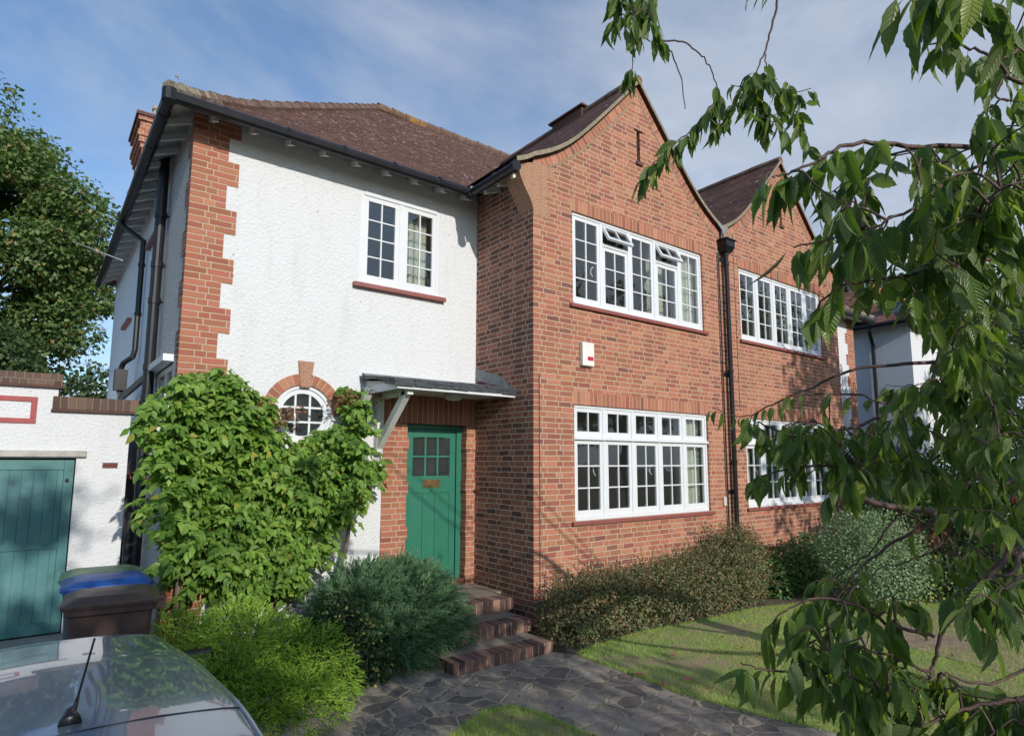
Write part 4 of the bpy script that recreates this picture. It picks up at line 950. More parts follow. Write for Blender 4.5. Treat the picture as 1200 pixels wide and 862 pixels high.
# ---- front steps
st = thing('front_steps', (-0.9, -0.1, 0), 'three brick-edged steps leading up to the green front door', 'steps')
def step(x0, x1, yf, ztop, h, yb):
    m = MB(); dn = 0.115                                              # brick nosing: rowlock bricks
    def Q(a, b, c, d, uv): m.quad(a, b, c, d, uv=uv)
    Q((x0, yf, ztop-h), (x1, yf, ztop-h), (x1, yf, ztop), (x0, yf, ztop), [(x0, .02), (x1, .02), (x1, .48), (x0, .48)])
    Q((x0, yf, ztop), (x1, yf, ztop), (x1, yf+0.20, ztop), (x0, yf+0.20, ztop), [(x0, .02), (x1, .02), (x1, .48), (x0, .48)])
    for x, s_ in ((x0, 1), (x1, -1)):
        Q((x, yf, ztop-h), (x, yf, ztop), (x, yb, ztop), (x, yb, ztop-h), [(yf, .02), (yf, .48), (yb, .48), (yb, .02)])
        Q((x, yf+.2, ztop), (x, yb, ztop), (x+s_*0.10, yb, ztop), (x+s_*0.1, yf+.2, ztop), [(yf+.2, .02), (yb, .02), (yb, .48), (yf+.2, .48)]) if False else None
    m.build('step_edge', MATS['step_brick'], st, fix=False)
    m = MB(); m.box(x0+0.012, x1-0.012, yf+0.20, yb, ztop-0.05, ztop-0.004); m.box(x0+0.03, x1-0.03, yf+0.03, yb, 0.0 if ztop < .2 else ztop-h-0.02, ztop-0.06); m.build('tread', MATS['landing'], st)
step(-1.46, -0.28, -0.64, 0.112, 0.125, -0.14)
step(-1.42, -0.20, -0.20, 0.235, 0.125, 0.26)
step(-1.40, -0.12, 0.22, 0.372, 0.125, 1.25)
mb = MB(); mb.box(-1.40, -0.01, 0.6, 1.25, 0, 0.366); mb.build('landing', MATS['landing'], st)
# brick edging of the bed
mb = MB(); x = -3.1
random.seed(3)
while x < -1.52:
    mb.obox((x, -0.0+0.05*math.sin(x*2), 0.03), (0.036, random.uniform(-.002, .002), 0), (0, 0.052, 0), (0, random.uniform(-.004, .004), 0.07)); x += 0.079
ed = mb.build('brick_edging', simple('dark_edging_brick', (0.16, 0.075, 0.055), 0.9, var=0.5, vscale=14, bump=0.6), bevel=0.004); tag(ed, 'row of upright dark bricks edging the planted bed beside the path', 'edging')

# ================================================================== GARAGE
GY = 3.15
ga = thing('garage', (-5.2, GY, 0), 'white rendered garage with stepped brick parapet and teal door', 'garage')
gx1 = -3.665; gdx0, gdx1, gdz = -6.55, -4.165, 1.925
mb = MB()
wall_plane(mb, lambda u, v, d: (u, GY+d, v), -7.2, gx1, -0.1, 2.46, [(gdx0, gdx1, -0.1, gdz)], 0.14)
mb.quad((-6.3, GY, 2.46), (-4.385, GY, 2.46), (-4.385, GY, 2.72), (-6.3, GY, 2.72)); mb.quad((-4.385, GY, 2.46), (-4.385, GY+.22, 2.46), (-4.385, GY+.22, 2.72), (-4.385, GY, 2.72))
mb.quad((gx1, GY, -0.1), (gx1, GY+5.2, -0.1), (gx1, GY+5.2, 2.46), (gx1, GY, 2.46)); mb.quad((-7.2, GY, -0.1), (-7.2, GY, 2.46), (-7.2, GY+5.2, 2.46), (-7.2, GY+5.2, -0.1))
mb.quad((-7.2, GY+5.2, -0.1), (-7.2, GY+5.2, 2.46), (gx1, GY+5.2, 2.46), (gx1, GY+5.2, -0.1)); mb.quad((-7.2, GY+.2, 2.4), (gx1, GY+.2, 2.4), (gx1, GY+5.2, 2.4), (-7.2, GY+5.2, 2.4))
mb.build('garage_wall', MATS['render'], ga, fix=False)
cop = brick_mat('coping_brick', [(0, (0.07, 0.05, 0.04)), (0.6, (0.13, 0.09, 0.07)), (1, (0.19, 0.12, 0.085))], (0.22, 0.18, 0.13), course=0.6, unit=0.076, bond=False, stain=0.5)
mb = MB(); mb.box(-4.43, gx1+0.11, GY-0.035, GY+0.24, 2.475, 2.62); mb.box(-6.25, -4.35, GY-0.03, GY+0.25, 2.735, 2.87)
mb.build('coping', cop, ga, bevel=0.006)
mb = MB(); mb.box(-4.44, gx1+0.13, GY-0.055, GY+0.25, 2.452, 2.473); mb.box(-6.3, -4.33, GY-0.05, GY+0.26, 2.712, 2.733); mb.build('creasing_tile', MATS['dark_tile'], ga)
mb = MB(); mb.box(gdx0-0.1, gdx1+0.09, GY-0.05, GY+0.12, gdz+0.012, gdz+0.085); mb.build('lintel', MATS['concrete'], ga, bevel=0.01)
mb = MB(); rz0, rz1, rx0, rx1 = 2.305, 2.60, -5.95, -4.565; bt = 0.055
for q in ((rx0, rx1, rz1-bt, rz1), (rx0, rx1, rz0, rz0+bt), (rx0, rx0+bt, rz0+bt, rz1-bt), (rx1-bt, rx1, rz0+bt, rz1-bt)): mb.box(q[0], q[1], GY-0.016, GY+0.01, q[2], q[3])
mb.build('plaque_border', MATS['redpaint'], ga, bevel=0.004)
v0 = aty(120, 545, GY); mb = MB(); mb.box(v0[0], v0[0]+0.15, GY-0.01, GY+0.01, v0[2]-0.03, v0[2]+0.03); mb.build('air_brick', MATS['vent_brick'], ga)
teal = simple('weathered_teal_paint', (0.05, 0.17, 0.17), 0.5, var=0.15, vscale=5, dirt=((0.12, 0.26, 0.27), 0.6), bump=0.1)
for nm, a, b in (('garage_door', -5.36, gdx1-0.012), ('garage_door', gdx0+0.01, -5.37)):
    m = MB(); y = GY+0.03; z0, z1 = 0.02, gdz-0.02
    m.box(a, a+0.09, y, y+0.045, z0, z1); m.box(b-0.09, b, y, y+0.045, z0, z1); m.box(a+0.09, b-0.09, y, y+0.045, z1-0.11, z1); m.box(a+0.09, b-0.09, y, y+0.045, z0, z0+0.12); m.box(a+0.09, b-0.09, y, y+0.045, 0.93, 1.0)
    xb_ = a+0.09
    while xb_ < b-0.1: xe = min(xb_+0.105, b-0.09); m.box(xb_+0.003, xe-0.003, y+0.014, y+0.04, z0+0.05, z1-0.05); xb_ = xe
    m.box(a+0.09, b-0.09, y+0.02, y+0.038, z0, z1); m.build(nm, teal, ga, bevel=0.003)
mb = MB(); mb.tube([(gdx1-0.07, GY+0.03, 1.68), (gdx1-0.07, GY+0.005, 1.68)], 0.02, 8); mb.build('door_bolt', MATS['iron'], ga)

# ================================================================== NEIGHBOUR beyond
nb = thing('neighbouring_house', (16.0, 3.0, 0), 'white rendered house with red hipped roof beyond the pair', 'house')
NXe, NYe, NZ = 14.0, 0.62, 5.78; NX, NY_ = 14.35, 1.0
mb = MB(); mb.quad((NX, NY_, 0), (NX, 9.6, 0), (NX, 9.6, NZ+.05), (NX, NY_, NZ+.05)); mb.quad((NX, NY_, 0), (22, NY_, 0), (22, NY_, NZ+.05), (NX, NY_, NZ+.05)); mb.quad((22, NY_, 0), (22, 9.6, 0), (22, 9.6, NZ), (22, NY_, NZ)); mb.quad((NX, 9.6, 0), (22, 9.6, 0), (22, 9.6, NZ), (NX, 9.6, NZ))
mb.build('house_wall', MATS['render'], nb)
mb = MB(); nw, nd = 8.6, 9.4; t = 4.3; hz = NZ+3.3
A = (NXe, NYe, NZ); B = (NXe+nw, NYe, NZ); C_ = (NXe+nw, NYe+nd, NZ); D_ = (NXe, NYe+nd, NZ); E1 = (NXe+t, NYe+t, hz); E2 = (NXe+t, NYe+nd-t, hz)
sl_ = math.hypot(t, 3.3)
for q in ((A, B, E1), (B, C_, E2, E1), (C_, D_, E2), (D_, A, E1, E2)):
    ax = 0 if abs(q[0][0]-q[1][0]) > 0.1 else 1
    mb.add(q, [tuple(range(len(q)))], [(p[ax], 0 if p[2] < NZ+.1 else sl_) for p in q])
nr = mb.build('roof', tile_mat('terracotta_tiles', (0.27, 0.115, 0.08), 0.25, seed=9.0), nb, fix=False)
mb = MB()
def caps(P, Q, r, mb, n):
    P = np.array(P, float); Q = np.array(Q, float)
    for i in range(n): a = P+(Q-P)*i/n; b = P+(Q-P)*(i+0.97)/n; mb.tube([a+(0, 0, .03), b+(0, 0, .01)], [r, r*.9], 8)
caps(A, E1, 0.12, mb, 18); caps(B, E1, 0.12, mb, 18); caps(E1, E2, 0.12, mb, 8); mb.build('hip_tiles', MATS['hipred'], nr)
mb = MB(); mb.tube([(NXe-.05, NYe+nd, NZ-.05), (NXe-.05, NYe-.05, NZ-.05), (NXe+nw, NYe-.05, NZ-.05)], 0.07, 8); mb.tube([(NXe-.02, 1.9, NZ-.05), (NXe-.02, 1.9, NZ-.2), (NX-.06, 1.95, NZ-.55), (NX-.06, 1.95, 0)], 0.05, 8); mb.build('gutter', MATS['black'], nb)
f = atx(1018, 352, 15.1); mb = MB(); mb.tube([(15.1, f[1], NZ+.3), (15.1, f[1], f[2]+0.9)], 0.09, 10); mb.build('flue', MATS['steel'], nr)
f = atx(1050, 373, 14.6); mb = MB(); mb.box(14.4, 14.9, f[1]-0.25, f[1]+0.25, NZ+0.25, NZ+0.62); mb.build('roof_vent', MATS['lead'], nr)
mb = MB(); mb.quad((NX-0.3, NYe, NZ-.1), (NX+8, NYe, NZ-.1), (NX+8, NY_, NZ-.05), (NX, NY_, NZ-.05)); mb.quad((NXe, NYe, NZ-.1), (NX, NYe, NZ-.08), (NX, NYe+nd, NZ-.08), (NXe, NYe+nd, NZ-.1)); mb.build('soffit', MATS['soffit'], nb, fix=False)

# ================================================================== CAR
def make_car():
    y_r, y_f = -3.90, -0.40; cxm = -4.42; L = y_f-y_r; gr = -0.57
    car = thing('parked_car', (cxm, (y_r+y_f)/2, gr), 'silver-blue hatchback parked in front of the garage, aerial on its roof', 'car')
    def itp(t, tab):
        for (a, va), (b, vb) in zip(tab[:-1], tab[1:]):
            if t <= b: return va+(vb-va)*(t-a)/(b-a)
        return tab[-1][1]
    def sm(tab, t): return sum(itp(min(1, max(0, t+d)), tab) for d in (-.024, -.016, -.008, 0, .008, .016, .024))/7
    roofz = [(0, .62), (.03, .95), (.1, 1.30), (.19, 1.56), (.3, 1.60), (.5, 1.615), (.66, 1.59), (.70, 1.55), (.86, 1.04), (.89, .98), (.96, .84), (1, .62)]
    beltz = [(0, .62), (.03, .92), (.12, 1.0), (.4, .98), (.75, .95), (.85, .93), (.95, .82), (1, .58)]
    halfw = [(0, .62), (.05, .76), (.15, .82), (.5, .84), (.8, .82), (.93, .74), (1, .56)]
    roofw = [(0, .55), (.1, .53), (.2, .56), (.3, .555), (.45, .52), (.62, .46), (.70, .47), (.86, .62), (.95, .6), (1, .5)]
    NS, NR = 88, 34
    def ring(t):
        zr, zb, hw, rw = sm(roofz, t), min(sm(beltz, t), sm(roofz, t)-0.02), sm(halfw, t), sm(roofw, t)
        pts = []
        low = 0.2+0.16*max(0, (abs(t-.5)-.42)/.08)
        body = [(0, low), (hw*.82, low), (hw*.97, low+.08), (hw, low+.25), (hw*1.0, (low+zb)/2+.08), (hw*.975, zb-.06), (hw*.94, zb)]
        k = max(0, min(1, (zr-zb)/.35)); rr = rw*(1-.0)+0
        up = [(hw*.94+(rr-hw*.94)*.5, zb+(zr-zb)*.42), (rr*1.03, zr-.12*k-.03), (rr*.99, zr-.045*k-.012), (rr*.93, zr-.026*k-.008), (rr*.6, zr-.009*k-.003), (rr*.3, zr-.002), (0, zr)]
        ctl = body+up; out = []
        # resample with light smoothing
        n = len(ctl)
        for j in range(NR):
            s = j/(NR-1)*(n-1); i = min(int(s), n-2); u = s-i
            p0 = ctl[max(i-1, 0)]; p1 = ctl[i]; p2 = ctl[i+1]; p3 = ctl[min(i+2, n-1)]
            q = []
            for c in (0, 1):
                q.append(0.5*((2*p1[c])+(-p0[c]+p2[c])*u+(2*p0[c]-5*p1[c]+4*p2[c]-p3[c])*u*u+(-p0[c]+3*p1[c]-3*p2[c]+p3[c])*u**3))
            out.append((max(0, q[0]), q[1]))
        out[0] = (0, out[0][1]); out[-1] = (0, out[-1][1]); return out
    rings = [ring(i/(NS-1)) for i in range(NS)]
    parts = {k: MB() for k in ('body', 'roof', 'side_window', 'windscreen', 'rear_window', 'roof_strip')}
    def V(i, j, s): x, z = rings[i][j]; return (cxm+s*x, y_r+L*i/(NS-1), gr+z)
    allv = {}
    for s in (-1, 1):
        for i in range(NS-1):
            t = (i+.5)/(NS-1)
            for j in range(NR-1):
                u = (j+.5)/(NR-1)*13           # control index
                key = 'body'
                if 6.35 < u < 8.0 and .2 < t < .76 and abs(t-.44) > .013: key = 'side_window'
                if u > 7.9 and .705 < t < .85: key = 'windscreen'
                if u > 8.1 and .07 < t < .185: key = 'rear_window'
                if u > 9.0 and .27 <= t <= .705: key = 'roof'
                if 8.75 < u <= 9.0 and .27 <= t <= .705: key = 'roof_strip'
                # wheel arches
                for wc in (.17, .81):
                    yy = (t-wc)*L; zz = rings[i][j][1]-.30
                    if u > 1.2 and u < 5 and yy*yy+zz*zz < .335**2: key = None
                if key is None: continue
                q = [(i, j), (i+1, j), (i+1, j+1), (i, j+1)]
                P = parts[key]; ids = []
                for a in q:
                    k = (key, a, s)
                    if a[1] in (0, NR-1): k = (key, a, 0)
                    if k not in allv: allv[k] = len(P.v); P.v.append(V(a[0], a[1], s))
                    ids.append(allv[k])
                if s < 0: ids = ids[::-1]
                P.f.append(tuple(ids)); P.uv.append([(0, 0)]*4)
    pm, T, b, out = newmat('metallic_blue_paint')
    n = T.noise(T.pos(), 900.0, 1.0); T.put(b.inputs['Base Color'], T.mix(n, (0.2, 0.27, 0.36), (0.27, 0.35, 0.45)))
    b.inputs['Metallic'].default_value = 0.6; b.inputs['Roughness'].default_value = 0.32; b.inputs['Coat Weight'].default_value = 1.0; b.inputs['Coat Roughness'].default_value = 0.02; b.inputs['Coat IOR'].default_value = 1.8
    d = T.noise(T.pos(), 6.0, 5.0, .7); T.put(b.inputs['Coat Roughness'], T.m('MULTIPLY_ADD', d, 0.05, 0.0))
    rub = simple('black_rubber', (0.02, 0.02, 0.022), 0.6)
    body = None
    for k, P in parts.items():
        mt = {'body': pm, 'roof': pm, 'side_window': MATS['carglass'], 'windscreen': MATS['carglass'], 'rear_window': MATS['carglass'], 'roof_strip': rub}[k]
        o = P.build(k, mt, car, smooth=True, fix=True)
        if k == 'roof': roof = o
    tr = MB()                                                     # bright trim along both roof edges
    for s in (-1, 1):
        pts = []
        for i in range(int(.18*NS), int(.74*NS)):
            x, z = rings[i][22]; pts.append((cxm+s*(x+.012), y_r+L*i/(NS-1), gr+z+.006))
        tr.tube(pts, 0.014, 8)
    tr.build('roof_trim', pm, roof, smooth=True)
    m = MB(); i0 = int(.27*NS)+1; ln_ = [(cxm+s_*rings[i0][j][0], y_r+L*i0/(NS-1)-.05*(rings[i0][j][0]/.5)**2*0, gr+rings[i0][j][1]+.001) for s_, js in ((-1, range(24, NR)), (1, range(NR-2, 23, -1))) for j in js]
    m.tube(ln_, .0028, 5); m.build('tailgate_seam', rub, roof)
    a = atz(82, 848, gr+1.60); tip = aty(111, 747, a[1]+0.28)
    m = MB(); a = np.array([a[0], a[1], gr+1.60]); dr = (tip-a)
    m.tube([a, a+(0, .02, .012), a+(0, .035, .03), a+dr*.18, a+dr*.2], [.034, .03, .016, .009, .006], 12); m.tube([a+dr*.19, a+dr*.3], [.0075, .0055], 8)
    for i in range(26): p = a+dr*(.3+.7*i/26); q = a+dr*(.3+.7*(i+.6)/26); m.tube([p, q], .0042 if i % 1 == 0 else .003, 6)
    m.tube([a+dr*.3, a+dr], .0026, 6); m.build('aerial', MATS['black'], roof, smooth=True)
    mm = atz(243, 772, gr+1.02)
    for s in (1, -1):
        x = cxm+s*0.93; y = mm[1]; z = gr+1.03
        m = MB(); n1 = 10
        for e in range(1): pass
        pts = []; 
        m.obox((x, y+0.02, z), (0.10, 0, 0), (0, 0.05, 0), (0, 0, 0.065)); m.obox((cxm+s*0.815, y+0.03, z-0.05), (0.045, 0, 0), (0, 0.03, 0), (0, 0, 0.015))
        mr = m.build('wing_mirror', rub, car, bevel=0.03)
        m = MB(); m.obox((x, y-0.033, z), (0.08, 0, 0), (0, 0.002, 0), (0, 0, 0.05)); m.build('mirror_glass', simple('mirror', (0.8, 0.82, 0.85), 0.02, metal=1.0), mr)
    for tc_ in (.17, .81):
        for s in (-1, 1):
            y = y_r+L*tc_; x = cxm+s*.74; m = MB(); r = .295
            m.tube([(x-s*.19, y, gr+r), (x-s*.18, y, gr+r), (x-s*.01, y, gr+r), (x, y, gr+r)], [r-.03, r, r, r-.03], 28); wh = m.build('wheel', rub, car, smooth=False)
            m = MB(); m.tube([(x+s*.001, y, gr+r), (x+s*.012, y, gr+r)], [.19, .16], 20)
            for q in range(7):
                an = 2*math.pi*q/7; m.obox((x+s*.014, y+.09*math.cos(an), gr+r+.09*math.sin(an)), (.008, 0, 0), (0, .085*math.cos(an), .085*math.sin(an)), (0, -.018*math.sin(an), .018*math.cos(an)))
            m.build('wheel_trim', MATS['steel'], wh)
    for s in (-1, 1):
        m = MB(); m.obox((cxm+s*.52, y_f-.16, gr+.72), (.13, -s*.05, 0), (0, .05, -.02), (0, .01, .06)); m.build('headlight', simple('lamp_glass', (.7, .72, .75), .1), car, bevel=.03)
        m = MB(); m.obox((cxm+s*.62, y_r+.10, gr+.85), (.07, s*.06, 0), (0, .03, 0), (0, 0, .12)); m.build('tail_light', simple('red_lens', (.4, .02, .02), .15), car, bevel=.02)
    m = MB(); m.box(cxm-.26, cxm+.26, y_r+.01, y_r+.03, gr+.42, gr+.53); m.build('number_plate', simple('yellow_plate', (.6, .45, .05), .5), car)
make_car()

# ================================================================== WHEELIE BINS
def wheelie(name, label, cbody, clid, loc, rz, sz=1.0):
    o = thing('wheelie_bin', loc, label, 'wheelie bin', 'wheelie bins beside the house wall')
    bm_ = simple(name+'_body', cbody, 0.5, var=0.12, bump=0.15, bscale=150, dirt=((.1, .09, .08), .3)); lm = simple(name+'_lid', clid, 0.4, var=0.1, bump=0.1, bscale=120, dirt=((.2, .19, .17), .25))
    def rr(w, d, z, r=.045, y0=0):
        pts = []
        for sx, sy, a0 in ((1, 1, 0), (-1, 1, 90), (-1, -1, 180), (1, -1, 270)):
            for k in range(5): a = R(a0+22.5*k); pts.append((sx*(w/2-r)+r*math.cos(a), y0+sy*(d/2-r)+r*math.sin(a), z))
        return pts
    levels = [(.40, .42, .02), (.41, .43, .06), (.455, .50, .72), (.465, .515, .90), (.50, .55, .905), (.50, .55, .955), (.47, .52, .957)]
    m = MB(); n = 20
    for w_, d, z in levels: m.v += rr(w_, d, z)
    for i in range(len(levels)-1):
        for k in range(n): m.f.append((i*n+k, i*n+(k+1) % n, (i+1)*n+(k+1) % n, (i+1)*n+k)); m.uv.append([(0, 0)]*4)
    m.f.append(tuple(range(n-1, -1, -1))); m.uv.append([(0, 0)]*n)
    m.build('bin_body', bm_, o, local=True, smooth=False, bevel=.006)
    m = MB(); lv = [(.52, .59, .945, 0), (.53, .60, .965, 0), (.53, .60, .985, 0), (.47, .54, 1.0, 0), (.36, .44, 1.022, 0), (.12, .2, 1.034, 0)]
    for w_, d, z, y0 in lv: m.v += rr(w_, d, z, .06 if w_ > .2 else .03)
    for i in range(len(lv)-1):
        for k in range(n): m.f.append((i*n+k, i*n+(k+1) % n, (i+1)*n+(k+1) % n, (i+1)*n+k)); m.uv.append([(0, 0)]*4)
    m.f.append(tuple((len(lv)-1)*n+k for k in range(n))); m.uv.append([(0, 0)]*n); m.f.append(tuple(range(n-1, -1, -1))); m.uv.append([(0, 0)]*n)
    lid = m.build('bin_lid', lm, o, local=True, smooth=False, bevel=.004)
    m = MB(); m.tube([(-.2, .33, .93), (.2, .33, .93)], .014, 8); [m.box(x-.02, x+.02, .26, .34, .90, .95) for x in (-.19, 0, .19)]; m.build('handle', bm_, o, local=True)
    for s in (-1, 1): m = MB(); m.tube([(s*.19, .24, .10), (s*.25, .24, .10)], .10, 20); m.build('wheel', MATS['black'], o, local=True)
    o.rotation_euler = (0, 0, rz); o.scale = (1, 1, sz)
bx_, rzb = -4.0, R(-94)
wheelie('brown', 'brown wheelie bin nearest the parked car', (.075, .038, .03), (.085, .05, .04), (bx_-0.02, 0.02, gz(bx_, 0.02)+.012), R(-96))
wheelie('blue', 'bin with a bright blue lid between the brown and green ones', (.02, .06, .18), (.02, .10, .36), (bx_-0.01, 0.60, .0), rzb, .95)
wheelie('green', 'bin with a pale green lid, farthest of the row of bins', (.04, .1, .05), (.13, .24, .12), (bx_+0.0, 1.17, .012), rzb, .915)

# ================================================================== VEGETATION
def nrm(a): return a/np.maximum(np.linalg.norm(a, axis=-1, keepdims=True), 1e-9)
def leaf_template(kind):
    """verts (t along, s across, h up), faces; t in 0..1, s scaled by width"""
    if kind == 'cherry':
        t = [0.0, .07, .16, .27, .38, .49, .60, .70, .79, .87, .94, 1.0]
        w_ = [0.03, .45, .80, .97, 1.0, .95, .84, .66, .46, .28, .12, 0.0]
        v = []; uv = []
        for k in range(12): v.append((t[k], 0, 0)); uv.append((t[k], 0))
        for sd in (-1, 1):
            for k in range(12):
                s = w_[k]*(1.0 if k % 2 else 0.9); v.append((t[k]+(.012 if k % 2 else -.01), sd*s, .34*s)); uv.append((t[k], sd*s))
        f = []
        for k in range(11):
            f.append((k, k+1, 12+k+1, 12+k)); f.append((k, 24+k, 24+k+1, k+1))
        b = len(v); v += [(-.16, -.035, 0), (-.16, .035, 0), (.02, .035, 0), (.02, -.035, 0)]; uv += [(0, 0)]*4; f.append((b, b+1, b+2, b+3))
        return np.array(v), f, np.array(uv)
    if kind == 'ovate':
        t = [0, .2, .45, .75, 1]; w_ = [0.05, .75, 1, .55, 0]; v = [(a, 0, 0) for a in t]; 
        for sd in (-1, 1): v += [(a, sd*b, .3*b) for a, b in zip(t, w_)]
        f = []
        for k in range(4): f.append((k, k+1, 6+k, 5+k)); f.append((k, 10+k, 11+k, k+1))
        return np.array(v), f, None
    if kind == 'fold':
        v = [(0, 0, 0), (.5, -1, .25), (1, 0, 0), (.5, 1, .25)]; return np.array(v, float), [(0, 2, 1), (0, 3, 2)], None
    if kind == 'blade':
        v = [(0, -.5, 0), (0, .5, 0), (1, 0, 0)]; return np.array(v, float), [(0, 1, 2)], None
    if kind == 'blade2':
        v = [(0, -.5, 0), (0, .5, 0), (.55, .45, .0), (.55, -.45, 0), (1, 0, 0)]; return np.array(v, float), [(0, 1, 2, 3), (3, 2, 4)], None
def scatter(name, P, D, N, S, W, kind, mat, parent=None, curl=0.0, off=None, label=None):
    """one mesh of many leaves. P base points, D long directions, N upper-side normals, S lengths, W half widths"""
    tv, tf, tuv = leaf_template(kind); n = len(P); k = len(tv)
    P = np.asarray(P, float); D = nrm(np.asarray(D, float)); N = np.asarray(N, float)
    A = nrm(np.cross(D, N)); N = nrm(np.cross(A, D)); S = np.broadcast_to(S, (n,)); W = np.broadcast_to(W, (n,))
    t = tv[:, 0][None, :, None]; s = tv[:, 1][None, :, None]; h = tv[:, 2][None, :, None]
    c = np.broadcast_to(curl, (n,))[:, None, None]
    V = P[:, None, :] + D[:, None, :]*(t*S[:, None, None]) + A[:, None, :]*(s*W[:, None, None]) + N[:, None, :]*(h*W[:, None, None] - c*t*t*S[:, None, None])
    V = V.reshape(-1, 3)
    me = bpy.data.meshes.new(name); me.vertices.add(len(V)); me.vertices.foreach_set('co', V.ravel().astype(np.float32))
    sizes = np.array([len(f) for f in tf]); flat = np.concatenate([np.array(f) for f in tf])
    allidx = (flat[None, :]+(np.arange(n)*k)[:, None]).ravel(); lt = np.tile(sizes, n); ls = np.concatenate([[0], np.cumsum(lt)[:-1]])
    me.loops.add(len(allidx)); me.loops.foreach_set('vertex_index', allidx.astype(np.int32))
    me.polygons.add(len(lt)); me.polygons.foreach_set('loop_start', ls.astype(np.int32)); me.polygons.foreach_set('loop_total', lt.astype(np.int32))
    if tuv is not None:
        ul = me.uv_layers.new(name='UVMap'); uvf = np.tile(tuv[flat], (n, 1)); ul.data.foreach_set('uv', uvf.ravel().astype(np.float32))
    me.update(calc_edges=True); me.materials.append(mat)
    if kind in ('cherry', 'ovate'): me.shade_smooth()
    o = bpy.data.objects.new(name, me); link(o, parent)
    if parent is not None: o.matrix_parent_inverse = Matrix.Translation(-Vector(parent_world(parent)))
    if label: o['label'] = label
    return o
def rnd(n): return nrm(rng.normal(size=(n, 3)))
def blob_points(n, blobs, shell=(0.82, 1.03), lump=0.18, freq=3.0, inner=0.25):
    """points on a union of ellipsoids with lumpy radius; returns points and outward normals"""
    vol = np.array([b[3]*b[4]+b[4]*b[5]+b[3]*b[5] for b in blobs]); idx = rng.choice(len(blobs), n, p=vol/vol.sum())
    B = np.array(blobs)[idx]; d = rnd(n); ph = B[:, :3]*1.7
    q = d*freq+ph
    l = (np.sin(q[:, 0]*2.1+q[:, 1])*np.sin(q[:, 1]*1.7+q[:, 2]*1.3)*np.cos(q[:, 2]*1.9+q[:, 0]*.7)+.5*np.sin(q[:, 0]*5.3+2)*np.sin(q[:, 1]*4.7)*np.sin(q[:, 2]*5.9+1))
    r = rng.uniform(shell[0], shell[1], n); ins = rng.random(n) < inner; r[ins] = rng.uniform(.45, shell[0], ins.sum()); r = r*(1+lump*l)
    P = B[:, :3]+d*B[:, 3:6]*r[:, None]; N = nrm(d/B[:, 3:6]); return P, N
def keep(mask, *a): return [x[mask] for x in a]

